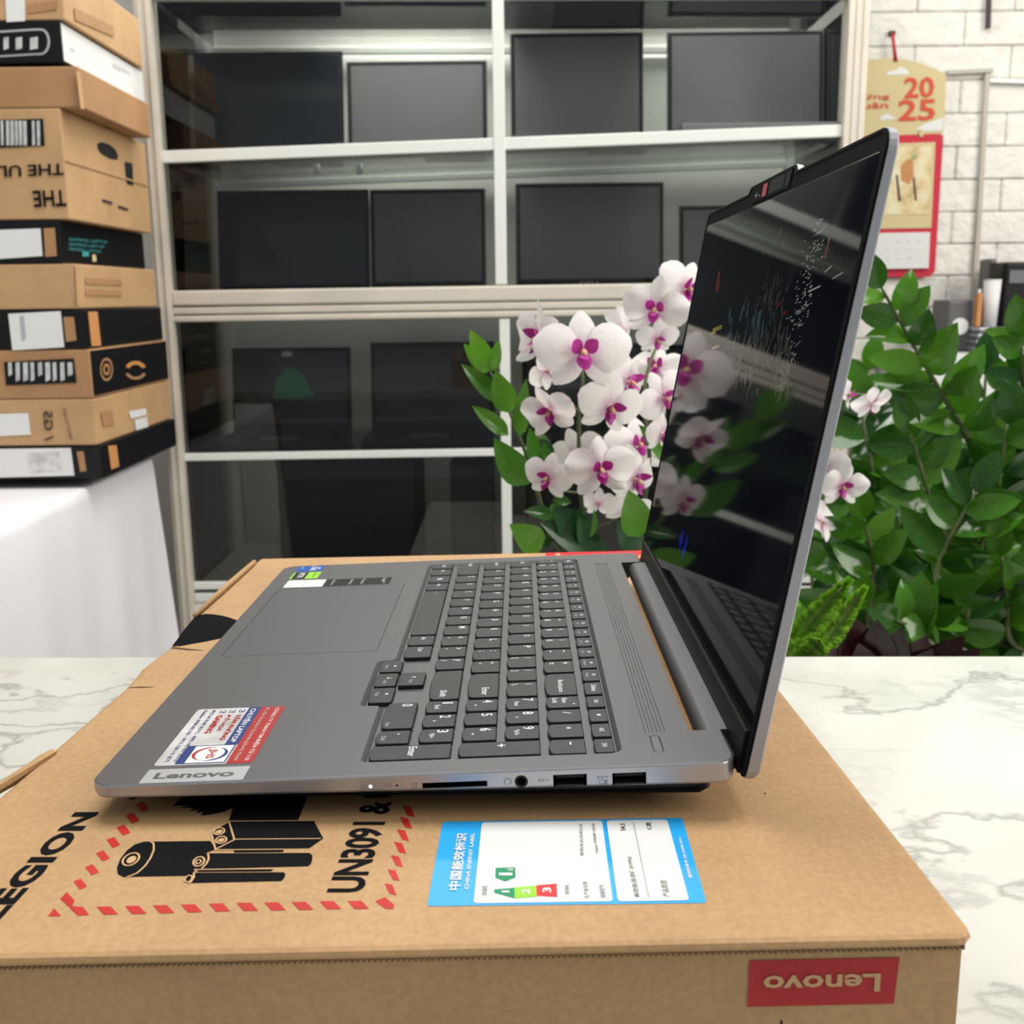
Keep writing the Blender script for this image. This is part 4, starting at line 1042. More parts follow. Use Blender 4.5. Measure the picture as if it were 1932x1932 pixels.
# green helmet picture on the lower laptop
p0 = at(545, 735, YC + .22)
M['green_px'] = pm('green_picture', (.004, .03, .012), .4, emit=((.01, .30, .08), .07))
M['white_px'] = pm('white_tag', (.5, .5, .5), .4)
lap_g = [o for o in bpy.data.objects if o.name.startswith('display_laptop') and 'green picture' in o['label']][0]
def onlap(u, v, dy=.0): 
    p = at(u, v, lap_g.location.y + .088 + dy); return p - lap_g.location
def scrp(u, v):       # point on the tilted screen of that laptop
    y = lap_g.location.y + .10
    for _ in range(4):
        p = at(u, v, y); y = lap_g.location.y + .096 + (p.z - lap_g.location.z - .012) * math.tan(math.radians(8)) - .0034
    return at(u, v, y) - lap_g.location
for nm, pts, mt in (('screen_picture', [(515, 752), (522, 715), (540, 695), (560, 697), (575, 712), (585, 735), (598, 745), (560, 752)], 'green_px'), ('screen_tag', [(532, 663), (551, 663), (551, 672), (532, 672)], 'white_px')):
    o = quads(nm, [[scrp(*q) for q in pts]], mt, lap_g)
# dark cartons at the bottom of the cabinet
def plain_box(name, label, x0, x1, y0, y1, z0, z1, mat, cat='box', group=None):
    r = empty(name, ((x0 + x1) / 2, (y0 + y1) / 2, z0), label, cat, group)
    loc(box('carton', x0, x1, y0, y1, z0, z1, mat, r, .003), r)
    loc(box('lid_flap', x0 - .0012, x1 + .0012, y0 - .0012, y1, z1 - .018, z1 + .001, mat, r, .001), r)
    return r
a = at(525, 880, YC + .12); b = at(782, 880, YC + .12)
plain_box('storage_box', 'black box at the cabinet bottom, left bay', a.x, b.x, YC + .10, YC + .38, -.2995, -.045, 'blackm')
a = at(850, 880, YC + .12); b = at(938, 880, YC + .12)
plain_box('storage_box', 'narrow black box at the cabinet bottom beside the mullion', a.x, b.x - .01, YC + .10, YC + .38, -.2995, -.06, 'blackm')
plain_box('storage_box', 'long black box at the cabinet bottom, right bay', .20, .74, YC + .10, YC + .38, -.2995, -.08, 'blackm')
# white wall pads in the upper bay, seen between the laptops
cbar('backing_board', .36, .60, .65, .84, YB - .012, YB, 'alub', 0)

# ------------------------------------------------------------------ cloth covered table with the carton stack
ct_ = empty('cloth_table', (-.95, 1.25, -.75), 'side table under a white cloth, carrying the stack of cartons', 'table')
loc(box('table_top', -1.35, -.57, .80, 1.71, -.04, -.012, 'wall', ct_), ct_)
for x in (-1.32, -.62):
    for y in (.84, 1.64): loc(box('leg', x, x + .05, y, y + .05, -.75, -.04, 'alub', ct_), ct_)
per = round_poly([(-1.37, .78), (-.553, .78), (-.548, 1.722), (-1.37, 1.722)], .02, 5)
# resample the outline evenly
def resample(pl, st_):
    out = []
    for i in range(len(pl)):
        a, b = Vector(pl[i]), Vector(pl[(i + 1) % len(pl)]); n_ = max(1, int((b - a).length / st_))
        for k in range(n_): out.append(tuple(a.lerp(b, k / n_)))
    return out
pr = resample(per, .012); N = len(pr); cen = Vector((-.96, 1.25))
rings = []
for j, (z, amp, off) in enumerate([(-.0095, 0, -.012), (-.010, 0, -.004), (-.014, 0, 0), (-.03, .001, .002), (-.10, .003, .003), (-.20, .006, .005), (-.32, .009, .006), (-.45, .012, .008), (-.60, .015, .010), (-.73, .017, .012)]):
    rg = []
    for i, (x, y) in enumerate(pr):
        s = i * .012; wv = math.sin(s * 17) * .6 + math.sin(s * 41 + 1.3) * .4
        c = min(((Vector((x, y)) - Vector(q)).length for q in ((-.55, .78), (-.55, 1.72), (-1.37, .78), (-1.37, 1.72))))
        fl_ = .035 * math.exp(-(c / .06) ** 2) * max(0, -z - .02) / .5
        n_ = Vector((1, 0)) if x > -.57 else (Vector((0, -1)) if y < 1.2 else Vector((0, 1)))
        if x < -1.35: n_ = Vector((-1, 0))
        d = (Vector((x, y)) - cen).normalized()
        q = Vector((x, y)) + n_ * (off + amp * wv) + d * fl_
        rg.append((q.x, q.y, z))
    rings.append(rg)
v, f = loft_vf(rings, (True, False))
cl = obj('tablecloth', mesh(v, f, smooth=True), 'cloth'); tag(cl, 'white cloth hanging over the side table at the left', 'tablecloth')
cl.data.polygons[len(cl.data.polygons) - 1].use_smooth = False
for p_ in cl.data.polygons:
    if len(p_.vertices) > 4: p_.use_smooth = False
# printed flowers low on the cloth: small flat patches on the side
# cartons, listed top to bottom
YN, YF = 1.37, 1.765
def carton(label, uc, v0, v1, mat, mat_side=None, w_=.47, seam=False, yaw=0, yf=YF):
    a = at(uc, v0, YN); b = at(uc, v1, YN); x = (a.x + b.x) / 2; zt, zb_ = a.z, b.z
    r = empty('laptop_carton', (x - w_ / 2, YN + .15, zb_), label, 'box', 'laptop cartons stacked on the cloth table')
    def lc(o): return loc(o, r)
    lc(box('carton', x - w_, x, YN, yf, zb_ + .0004, zt - .0004, mat, r, .0025))
    if mat_side: lc(box('side_panel', x - .0005, x + .0008, YN + .003, yf - .003, zb_ + .004, zt - .003, mat_side, r))
    if seam:
        s_ = at(uc, seam, YN).z
        lc(box('flap_edge', x - .001, x + .0022, YN + .002, yf - .002, s_ - .0015, s_ + .0015, mat, r))
    r['x'] = x; return r, lc, x, zt, zb_
def fq(r, lc, name, pts, mat, Y=YN, d=.0012):         # flat print on the front face (pixel corners)
    return lc(quads(name, [[at(u, v, Y) + Vector((0, -d, 0)) for u, v in pts]], mat, r))
def sq(r, lc, x, name, pts, mat, d=.0018):             # flat print on the side face
    out = []
    for u, v in pts:
        q = R3.transposed() @ Vector(((u - 966) / FPX, (v - 966) / FPX, 1)); t = (x + d - CP.x) / q.x; out.append(CP + q * t)
    return lc(quads(name, [out], mat, r))
def stext(r, lc, x, name, s, p0, p1, p2, mat, d=.0022, bold=.02):
    o = []
    for u, v in (p0, p1, p2):
        q = R3.transposed() @ Vector(((u - 966) / FPX, (v - 966) / FPX, 1)); t = (x + d - CP.x) / q.x; o.append(CP + q * t)
    return lc(text(name, s, o[0], o[1] - o[0], o[2] - o[0], mat, r, bold))
def ftext(r, lc, name, s, p0, p1, p2, mat, d=.0018, bold=.02):
    o = [at(u, v, YN) + Vector((0, -d, 0)) for u, v in (p0, p1, p2)]
    return lc(text(name, s, o[0], o[1] - o[0], o[2] - o[0], mat, r, bold))
# extra carton on top, then the stack
r, lc, x, zt, z0 = carton('brown carton with white tape, top of the stack', 118, -75, 38, 'card3', yf=1.72)
fq(r, lc, 'white_tape', [(9, -40), (47, -40), (48, 40), (13, 42)], 'white')
fq(r, lc, 'printed_lines', [(52, 8), (108, 2), (108, 18), (53, 26)], 'card2')
sq(r, lc, x, 'printed_lines', [(140, 14), (215, 50), (216, 70), (142, 38)], 'card2')
r, lc, x, zt, z0 = carton('black and white keyboard carton, second from the top', 116, 38, 119, 'black', 'white', yf=1.745)
for rr_, mt in ((0, 'dim'), (4, 'black')):
    pts = [(-60, 62 + rr_), (70 , 54 + rr_)] + [(78 + (17 - rr_) * math.sin(a), 79 - (25 - rr_) * math.cos(a)) for a in [math.pi * i / 10 for i in range(11)]] + [(70, 104 - rr_), (-60, 112 - rr_)]
    fq(r, lc, 'capsule_outline', pts, mt, d=.0012 + rr_ * .0002)
for u in (8, 31, 58): fq(r, lc, 'picture_strip', [(u, 72), (u + 9 + u / 10, 70), (u + 9 + u / 10, 92), (u, 95)], 'silverfilm', d=.0025)
stext(r, lc, x, 'side_lettering', 'HY', (133, 96), (143, 101), (133, 88), 'dim', bold=0); stext(r, lc, x, 'side_lettering', 'RGB Mini', (214, 128), (244, 142), (214, 118), 'dim', bold=0)
r, lc, x, zt, z0 = carton('plain reddish brown carton, third from the top', 150, 124, 203, 'card2', yf=1.70)
sq(r, lc, x, 'packing_tape', [(144, 134), (152, 138), (159, 207), (152, 204)], 'card3')
r, lc, x, zt, z0 = carton('tall brown carton lettered upside down, with a hand hole', 122, 203, 414, 'card3', seam=302)
fq(r, lc, 'label_strip', [(-6, 227), (82, 224), (85, 275), (-4, 279)], 'black'); 
for i, u in enumerate((2, 12, 20, 29, 36, 44, 61, 70)): fq(r, lc, 'barcode_bar', [(u, 228), (u + 5 + i % 3, 228), (u + 6 + i % 3, 274), (u + 1, 275)], 'silverfilm', d=.0018)
ftext(r, lc, 'front_lettering', 'THE', (124, 358), (62, 360), (127, 389), 'ink'); ftext(r, lc, 'front_lettering', 'THE ULTIMATE', (121, 308), (-130, 318), (122, 330), 'ink')
sq(r, lc, x, 'hand_hole', [(185, 271), (192, 268), (205, 272), (217, 281), (223, 293), (222, 301), (208, 299), (193, 290), (186, 281)], 'blackm')
sq(r, lc, x, 'hand_slot', [(236, 305), (250, 308), (252, 350), (240, 346)], 'black'); sq(r, lc, x, 'side_mark', [(193, 375), (212, 381), (212, 386), (194, 380)], 'woodbrown'); sq(r, lc, x, 'side_mark', [(223, 387), (242, 393), (242, 398), (224, 392)], 'woodbrown')
r, lc, x, zt, z0 = carton('black carton with a white label and teal print on its side', 114, 414, 497, 'black', 'bezel')
fq(r, lc, 'shipping_label', [(-8, 434), (77, 431), (81, 483), (-6, 489)], 'white'); fq(r, lc, 'small_label', [(83, 431), (104, 430), (108, 483), (86, 485)], 'card2')
for i, v_ in enumerate((448, 457, 466)): stext(r, lc, x, 'side_lettering', 'GAMING LAPTOP', (130, v_ + 6), (203 - i * 6, v_ + 12), (130, v_), 'teal', bold=0)
sq(r, lc, x, 'side_logo', [(155, 474), (168, 475), (168, 484), (156, 484)], 'teal'); sq(r, lc, x, 'side_logo', [(174, 480), (181, 481), (182, 493), (175, 494)], 'calgold')
r, lc, x, zt, z0 = carton('plain brown carton below the black teal-print one', 143, 497, 583, 'card3')
sq(r, lc, x, 'packing_tape', [(141, 500), (148, 503), (153, 576), (146, 576)], 'card'); 
for v_ in (524, 545): sq(r, lc, x, 'side_print', [(162, v_), (230, v_ + 4), (230, v_ + 14), (162, v_ + 12)], 'card2')
r, lc, x, zt, z0 = carton('black carton with a big white label and an orange side strip', 158, 583, 659, 'black', 'bezel')
fq(r, lc, 'shipping_label', [(16, 592), (115, 587), (122, 655), (24, 661)], 'white'); fq(r, lc, 'small_label', [(120, 598), (140, 598), (145, 642), (125, 645)], 'card2'); fq(r, lc, 'label_print', [(38, 596), (46, 596), (50, 640), (42, 642)], 'dim', d=.0018)
sq(r, lc, x, 'side_strip', [(166, 588), (184, 588), (191, 652), (173, 653)], 'orangecard')
r, lc, x, zt, z0 = carton('brown carton with a barcode strip and a black logo side', 172, 659, 752, 'card2', 'bezel')
fq(r, lc, 'label_strip', [(8, 683), (140, 676), (145, 722), (12, 727)], 'black')
for i in range(9): u = 16 + i * 14; fq(r, lc, 'barcode_bar', [(u, 684), (u + 7 + i % 3, 683), (u + 8 + i % 3, 716 if i % 4 else 706), (u + 1, 720 if i % 4 else 710)], 'silverfilm', d=.0018)
def sring(uc, vc, ru, rv, w0, mt, a0=0, a1=360):
    n = 20; pts = []
    V, F = [], []
    for i in range(n + 1):
        a = math.radians(a0 + (a1 - a0) * i / n)
        for k in (1, w0):
            u, v_ = uc + ru * k * math.cos(a), vc + rv * k * math.sin(a)
            q = R3.transposed() @ Vector(((u - 966) / FPX, (v_ - 966) / FPX, 1)); V.append(CP + q * ((x + .0018 - CP.x) / q.x))
    lc(obj('round_logo', mesh(V, [(2 * i, 2 * i + 1, 2 * i + 3, 2 * i + 2) for i in range(n)]), mt, r))
sring(201, 697, 12, 22, .8, 'card2'); sring(201, 697, 6, 11, .6, 'orangecard'); sring(256, 698, 20, 17, .6, 'orangecard', 200, 340); sring(256, 700, 20, 16, .7, 'card2', 20, 160)
r, lc, x, zt, z0 = carton('light brown carton with white stickers on its side', 180, 752, 840, 'card3')
fq(r, lc, 'shipping_label', [(-6, 781), (54, 779), (59, 820), (-4, 823)], 'white'); ftext(r, lc, 'front_lettering', '/ G5', (85, 832), (82, 775), (102, 832), 'woodbrown'); ftext(r, lc, 'front_lettering', 'READY TO GAME', (132, 828), (118, 770), (138, 828), 'woodbrown', bold=0)
sq(r, lc, x, 'side_print', [(190, 778), (212, 775), (216, 800), (195, 804)], 'card2'); sq(r, lc, x, 'white_sticker', [(243, 776), (275, 770), (277, 783), (247, 790)], 'white'); sq(r, lc, x, 'white_sticker', [(254, 792), (277, 786), (280, 805), (257, 812)], 'white')
r, lc, x, zt, z0 = carton('black carton at the bottom of the stack on the white cloth', 193, 840, 903, 'black', 'bezel')
fq(r, lc, 'shipping_label', [(-10, 847), (134, 845), (141, 897), (-10, 901)], 'white'); fq(r, lc, 'label_print', [(52, 856), (112, 852), (118, 886), (60, 892)], 'silverfilm', d=.0018); fq(r, lc, 'small_label', [(145, 852), (158, 851), (164, 888), (152, 890)], 'card2')
sq(r, lc, x, 'orange_label', [(204, 841), (220, 840), (225, 880), (210, 886)], 'orangecard')

# ------------------------------------------------------------------ right side: calendar, trims, shelf with objects
YW = 2.348
cal = empty('wall_calendar', tuple(at(1700, 300, YW - .02)), 'wall calendar with a gold 2025 header card and red frame', 'calendar')
def cq(name, pts, mat, Y, parent=None, thick=.004):
    p = [at(u, v, Y) for u, v in pts]
    v, f = loft_vf([[(q.x, Y + thick, q.z) for q in p], [(q.x, Y, q.z) for q in p]])
    return loc(obj(name, mesh(v, f), mat, cal), cal)
Yc_ = YW - .02
head = [(1500, 145), (1540, 128), (1600, 116), (1640, 112), (1683, 110), (1712, 113), (1740, 120), (1765, 130), (1785, 140), (1783, 200), (1779, 252), (1500, 262)]
cq('header_card', head, 'calgold', Yc_)
cq('header_cloud', [(1672, 137), (1690, 132), (1700, 125), (1712, 132), (1716, 140), (1675, 142)], 'white', Yc_ - .001, thick=.0008)
cq('header_cloud', [(1660, 221), (1674, 214), (1692, 224), (1662, 227)], 'white', Yc_ - .001, thick=.0008)
cq('header_cloud', [(1728, 243), (1748, 232), (1762, 228), (1780, 222), (1778, 246), (1730, 248)], 'white', Yc_ - .001, thick=.0008)
def ct2(s, p0, p1, p2, bold=.02):
    o = [at(u, v, Yc_ - .0022) for u, v in (p0, p1, p2)]
    return loc(text('year_lettering', s, o[0], o[1] - o[0], o[2] - o[0], 'calprint', cal, bold), cal)
ct2('20', (1706, 186), (1762, 184), (1707, 146)); ct2('25', (1694, 229), (1764, 227), (1696, 188)); ct2('Mừng', (1600, 191), (1679, 189), (1600, 178), .01); ct2('Xuân', (1600, 206), (1676, 204), (1600, 194), .01)
cq('red_board', [(1500, 262), (1772, 252), (1780, 256), (1764, 512), (1754, 522), (1500, 524)], 'calred', Yc_)
cq('picture_sheet', [(1520, 276), (1765, 268), (1757, 430), (1520, 434)], 'calgold', Yc_ - .003, thick=.002)
M['calpic'] = None
def picmat():
    m, n, l, b = new_mat('painted_scene'); tc = n.new('ShaderNodeTexCoord'); t = n.new('ShaderNodeTexNoise'); t.inputs['Scale'].default_value = 22; t.inputs['Detail'].default_value = 4
    l.new(tc.outputs['Object'], t.inputs['Vector']); r = n.new('ShaderNodeValToRGB'); e = r.color_ramp.elements
    e[0].position = .3; e[0].color = (.24, .30, .12, 1); e[1].position = .75; e[1].color = (.80, .74, .50, 1)
    x1 = e.new(.45); x1.color = (.70, .52, .26, 1); x2 = e.new(.55); x2.color = (.72, .66, .42, 1)
    l.new(t.outputs['Fac'], r.inputs['Fac']); l.new(r.outputs['Color'], b.inputs['Base Color']); return m
M['calpic'] = picmat()
cq('picture', [(1526, 282), (1758, 276), (1753, 404), (1526, 408)], 'calpic', Yc_ - .0045, thick=.001)
cq('picture_figure', [(1700, 312), (1712, 300), (1722, 300), (1724, 330), (1716, 348), (1700, 340)], 'orangecard', Yc_ - .0052, thick=.0005)
cq('picture_tree', [(1690, 330), (1694, 330), (1700, 380), (1695, 380)], 'woodbrown', Yc_ - .0052, thick=.0005); cq('picture_tree', [(1722, 335), (1726, 335), (1730, 378), (1726, 378)], 'woodbrown', Yc_ - .0052, thick=.0005)
cq('date_pad', [(1530, 442), (1755, 438), (1752, 506), (1530, 509)], 'white', Yc_ - .012, thick=.010)
for i in range(3):
    for j in range(4):
        u, v_ = 1672 + j * 20, 452 + i * 16; cq('date_figure', [(u, v_), (u + 9, v_), (u + 9, v_ + 5), (u, v_ + 5)], 'silverfilm', Yc_ - .0128, thick=.0004)
cq('metal_clip', [(1734, 244), (1741, 244), (1742, 258), (1735, 258)], 'calgold', Yc_ - .004, thick=.003)
cq('year_hook', [(1679, 58), (1690, 58), (1690, 66), (1680, 66)], 'woodbrown', YW - .01, thick=.02)
a, b = at(1683, 62, YW - .02), at(1688, 116, YW - .022); c_ = at(1692, 116, YW - .022)
loc(tube('red_string', [a, b], .0022, 'calred', cal), cal); loc(tube('red_string', [a + Vector((.002, 0, 0)), c_], .0022, 'calred', cal), cal)
def trim(n, pts, w_, mat='alub', Y=YW - .006):
    p = [at(u, v, Y) for u, v in pts]; o = obj('trim_%d' % n, join_meshes([bar_vf(a, b, w_, .012, (0, 1, 0)) for a, b in zip(p, p[1:])]), mat); struct(o); return o
trim(1, [(1786, 137), (1872, 133)], .009, 'trim'); trim(2, [(1862, 140), (1846, 420), (1826, 700), (1822, 760)], .010, 'trim'); trim(3, [(1866, 152), (1990, 156)], .009, 'alub')
trim(4, [(1867, -40), (1864, 54)], .008, 'woodbrown')
# wall shelf / side counter with small things
sd = empty('side_counter', tuple(at(1850, 700, 2.15)), 'white side counter behind the green plants at the right edge', 'counter')
pT = at(1830, 668, 2.08)
loc(box('counter_top', pT.x - .13, pT.x + .55, 2.06, 2.33, pT.z - .02, pT.z, 'white', sd, .002), sd)
loc(box('counter_front', pT.x - .12, pT.x + .54, 2.075, 2.33, -.75, pT.z - .02, 'white', sd), sd)
zc = pT.z
def small(name, label, cat, u0, u1, vtop, Y, dep, mat, z0=None):
    a = at(u0, vtop, Y); b = at(u1, vtop, Y); z0 = zc if z0 is None else z0
    r = empty(name, ((a.x + b.x) / 2, Y + dep / 2, z0), label, cat)
    loc(box('body', a.x, b.x, Y, Y + dep, z0 + .0005, a.z, mat, r, .006), r); return r, a, b
zst = at(1850, 625, 2.12).z
for i in range(4):
    za = zc + i * .0145
    r, a, b = small('stacked_laptop', ['bottom closed laptop of the grey pile on the side counter', 'second closed laptop of the grey pile on the side counter', 'third closed laptop of the grey pile on the side counter', 'top closed laptop of the grey pile on the side counter'][i], 'laptop', 1836 + i * 2, 1990, 700, 2.12, .19, 'lapgrey')
    for o in list(r.children): bpy.data.objects.remove(o)
    r.location.z = za
    for nm, e0, e1, mt in (('base', .0005, .0075, 'lapgrey'), ('lid', .0080, .0140, 'steelside')):
        loc(box(nm, a.x, b.x, 2.12, 2.31, za + e0, za + e1, mt, r, .0015), r)
zp = zc + 4 * .0145
r, a, b = small('paper_cup', 'white cup on the grey laptop pile at the right edge', 'cup', 1864, 1900, 528, 2.14, .05, 'white', zp)
for o in list(r.children): bpy.data.objects.remove(o)
cx_ = (a.x + b.x) / 2; hh = a.z - zp
loc(obj('cup_wall', mesh(*loft_vf([[(cx_ + rr * math.cos(t), 2.165 + rr * math.sin(t), z) for t in [2 * math.pi * k / 20 for k in range(20)]] for rr, z in ((.015, zp + .0005), (.020, zp + hh), (.0185, zp + hh), (.0135, zp + .004))]), smooth=True), 'white', r), r)
loc(obj('cup_rim', mesh(*loft_vf([[(cx_ + rr * math.cos(t), 2.165 + rr * math.sin(t), z) for t in [2 * math.pi * k / 20 for k in range(20)]] for rr, z in ((.0195, zp + hh - .001), (.0212, zp + hh), (.0195, zp + hh + .001), (.0182, zp + hh), (.0195, zp + hh - .001))], (False, False)), smooth=True), 'white', r), r)
r, a, b = small('speaker', 'dark upright speaker standing behind the white cup', 'speaker', 1868, 1882, 488, 2.22, .06, 'lapgrey', zp); loc(box('grille', a.x + .003, b.x - .003, 2.217, 2.221, zp + .01, a.z - .01, 'blackm', r), r)
r, a, b = small('computer_case', 'black computer unit at the right edge behind the cup', 'computer', 1898, 1990, 494, 2.22, .08, 'black', zp); loc(box('drive_bay', a.x + .01, b.x - .01, 2.216, 2.221, a.z - .05, a.z - .02, 'scrgrey', r), r)
r, a, b = small('grey_machine', 'grey rounded device left of the vertical wall trim', 'device', 1790, 1838, 566, 2.18, .10, 'lapgrey', zc); 
loc(obj('round_port', mesh(*loft_vf([[(((a.x + b.x) / 2) + rr * math.cos(t), y, zc + .06 + rr * math.sin(t)) for t in [2 * math.pi * k / 16 for k in range(16)]] for rr, y in ((.02, 2.181), (.02, 2.176), (.013, 2.176))])), 'white', r), r)
r, a, b = small('orange_bottle', 'small orange bottle on the grey laptop pile beside the trim', 'bottle', 1846, 1856, 552, 2.15, .02, 'orangecard', zp)
loc(obj('cap', mesh(*loft_vf([[((a.x + b.x) / 2 + rr * math.cos(t), 2.16 + rr * math.sin(t), a.z + z) for t in [2 * math.pi * k / 12 for k in range(12)]] for rr, z in ((.004, -.001), (.004, .008))])), 'white', r), r)

# ------------------------------------------------------------------ plants
bench = empty('plant_bench', (.55, .98, -.75), 'low white bench behind the counter carrying the potted plants', 'bench')
loc(box('bench_top', -.10, 1.35, .62, 1.42, -.38, -.35, 'wall', bench, .002), bench)
for x in (-.08, 1.28):
    for y in (.64, 1.35): loc(box('leg', x, x + .05, y, y + .05, -.75, -.38, 'wall', bench), bench)
def petal_vf(L, W, ang, cup, cz=0.0, tipw=.5, n=6, m=5, base=.004, ruffle=0):
    """petal grid growing from the centre in the xz plane, front faces -y"""
    V, F = [], []
    ca, sa = math.cos(ang), math.sin(ang)
    for i in range(n + 1):
        t = i / n
        wv = W / 2 * (math.sin(math.pi * min(1, (t ** tipw) * .96 + .02)) ** .62)
        for j in range(m + 1):
            s = 2 * j / m - 1
            r = base + L * t; x = s * wv
            y = cup * (t ** 2) * L - .18 * wv * (1 - s * s) + cz + ruffle * math.sin(9 * t + 4 * s)
            V.append((r * ca - x * sa, y, r * sa + x * ca))
    for i in range(n):
        for j in range(m): F.append((i * (m + 1) + j, i * (m + 1) + j + 1, (i + 1) * (m + 1) + j + 1, (i + 1) * (m + 1) + j))
    return V, F
D2 = math.radians
def flower_mesh():
    l = [petal_vf(.040, .027, D2(90), .12, .002, .8), petal_vf(.036, .024, D2(222), .10, .002, .8), petal_vf(.036, .024, D2(318), .10, .002, .8),
         petal_vf(.043, .047, D2(14), .10, -.001, 1.0), petal_vf(.043, .047, D2(166), .10, -.001, 1.0)]
    me = join_meshes(l)
    for p_ in me.polygons: p_.use_smooth = True
    return me
FMS = []
for kv in range(4):
    me = flower_mesh(); rv = random.Random(kv)
    for v_ in me.vertices:
        rr = math.hypot(v_.co.x, v_.co.z); a_ = math.atan2(v_.co.z, v_.co.x)
        v_.co.y += rr * (.10 * math.sin(2 * a_ + kv) + .12 * math.sin(5 * a_ + 2 * kv)) * (kv > 0) - (.25 * rr if kv == 2 else 0) + 3.5 * rr * rr * (kv == 3)
        v_.co *= 1 + .04 * math.sin(3 * a_ + kv)
    me.materials.append(M['petal']); FMS.append(me)
FM = FMS[0]
def lipm():
    l = [petal_vf(.017, .015, D2(270), -.6, -.005, .7, 6, 5, .001), petal_vf(.012, .014, D2(38), -1.3, -.005, 1.1, 6, 5, .002), petal_vf(.012, .014, D2(142), -1.3, -.005, 1.1, 6, 5, .002), petal_vf(.008, .010, D2(270), -1.3, -.010, .7, 4, 4, .001)]
    me = join_meshes(l)
    for p_ in me.polygons: p_.use_smooth = True
    return me
LM = lipm(); LM.materials.append(M['lip'])
v, f = tube_vf([(0, .002, .001), (0, -.005, .001), (0, -.010, -.001), (0, -.013, -.004)], [.002, .0032, .0034, .0015], 8)
CM = mesh(v, f, smooth=True); CM.materials.append(M['column'])
orc = empty('orchid', tuple(at(1215, 1330, .74)), 'white moth orchid with magenta-lipped blooms beside the open laptop lid', 'plant')
OB = orc.location.copy(); OB.z = -.3495; orc.location = OB
def op(o): return loc(o, orc)
def flower(u, v, px, Y, yaw=0, pitch=0, roll=0, nolip=False, back=False):
    d = Y - CP.y; s = px * d / 2000 / .084
    c = at(u, v, Y)
    o = bpy.data.objects.new('flower', FMS[int(u * 7 + v) % 4]); COL.objects.link(o); o.parent = orc
    R = Matrix.Rotation(D2(yaw), 4, 'Z') @ Matrix.Rotation(D2(pitch), 4, 'X') @ Matrix.Rotation(D2(roll), 4, 'Y')
    o.matrix_local = Matrix.Translation(c - OB) @ R @ Matrix.Scale(s, 4)
    for nm, me in (('lip', LM), ('column', CM)):
        k = bpy.data.objects.new(nm, me); COL.objects.link(k); k.parent = o
    return c
FL = [(1100, 668, 168, .62, 4, -14, 0), (1022, 640, 135, .70, -55, -5, 5), (1038, 776, 108, .60, -28, 16, -14), (1150, 770, 128, .63, 22, 12, 14), (1183, 722, 125, .72, 50, 0, 0),
      (1236, 586, 118, .74, -14, -6, 10), (1296, 548, 118, .78, 25, -10, 28), (1240, 640, 76, .70, 10, 24, 0), (1178, 628, 110, .84, -120, 10, 40), (1252, 752, 112, .68, 34, 0, -30),
      (1034, 902, 98, .58, -30, 0, 10), (1134, 887, 128, .56, 6, -8, -4), (1198, 905, 118, .66, 40, 6, 0), (1092, 860, 110, .70, 150, 0, 20), (1182, 962, 92, .60, 12, 34, 10), (1206, 842, 120, .76, 10, -25, 0),
      (1238, 695, 98, .80, -20, -30, 0), (1248, 820, 80, .66, 42, 10, 0), (1032, 700, 76, .76, -150, 0, 40), (1130, 950, 60, .72, 160, 20, 0),
      (1588, 918, 92, .78, 10, 4, 6), (1552, 985, 92, .84, -130, 30, 20), (1645, 762, 74, .80, 120, 35, 20), (1600, 745, 60, .84, 60, 0, 40), (1556, 880, 90, .90, -40, 0, 0), (1340, 700, 110, .86, 10, 0, 10), (1400, 830, 110, .88, -10, 5, 0), (1325, 900, 110, .74, 70, 0, 0)]
for q in FL: flower(*q)
def ostem(px, r=.0022):
    pts = spline([at(u, v_, Y) for u, v_, Y in px], 6); rad = [r * (1 - .5 * i / len(pts)) for i in range(len(pts))]
    op(tube('flower_stem', pts, rad, 'stem', orc, 7))
ostem([(1200, 1320, .74), (1130, 1080, .72), (1098, 950, .70), (1092, 800, .67), (1098, 700, .66), (1060, 640, .70)], .0028)
ostem([(1215, 1320, .74), (1205, 1050, .74), (1225, 870, .73), (1215, 740, .74), (1245, 640, .77), (1300, 560, .81)], .0028)
ostem([(1230, 1320, .74), (1330, 1000, .85), (1450, 820, .90), (1560, 750, .88), (1650, 745, .84)], .0028)
ostem([(1225, 1320, .74), (1340, 1080, .82), (1480, 960, .88), (1590, 925, .80)], .0026)
for px in [[(1095, 745, .67), (1125, 728, .65), (1148, 760, .64)], [(1097, 765, .67), (1118, 745, .66), (1180, 725, .72)], [(1100, 780, .67), (1075, 765, .62), (1045, 772, .61)], [(1098, 900, .70), (1120, 905, .60), (1134, 893, .575)], [(1222, 800, .74), (1245, 790, .70), (1250, 760, .69)], [(1110, 1000, .72), (1150, 985, .64), (1180, 968, .62)], [(1098, 930, .70), (1060, 925, .62), (1036, 910, .59)]]:
    ostem(px, .0013)
for u, v_, Y in [(1105, 1012, .70), (1108, 1000, .69), (1100, 1022, .69), (1272, 618, .78), (1262, 605, .78)]:
    p_ = at(u, v_, Y); op(tube('flower_bud', [p_ + Vector((0, 0, -.005)), p_ + Vector((0, 0, -.002)), p_ + Vector((.001, 0, .003)), p_ + Vector((.001, 0, .006))], [.0008, .0042, .0042, .0006], 'bud', orc, 8))
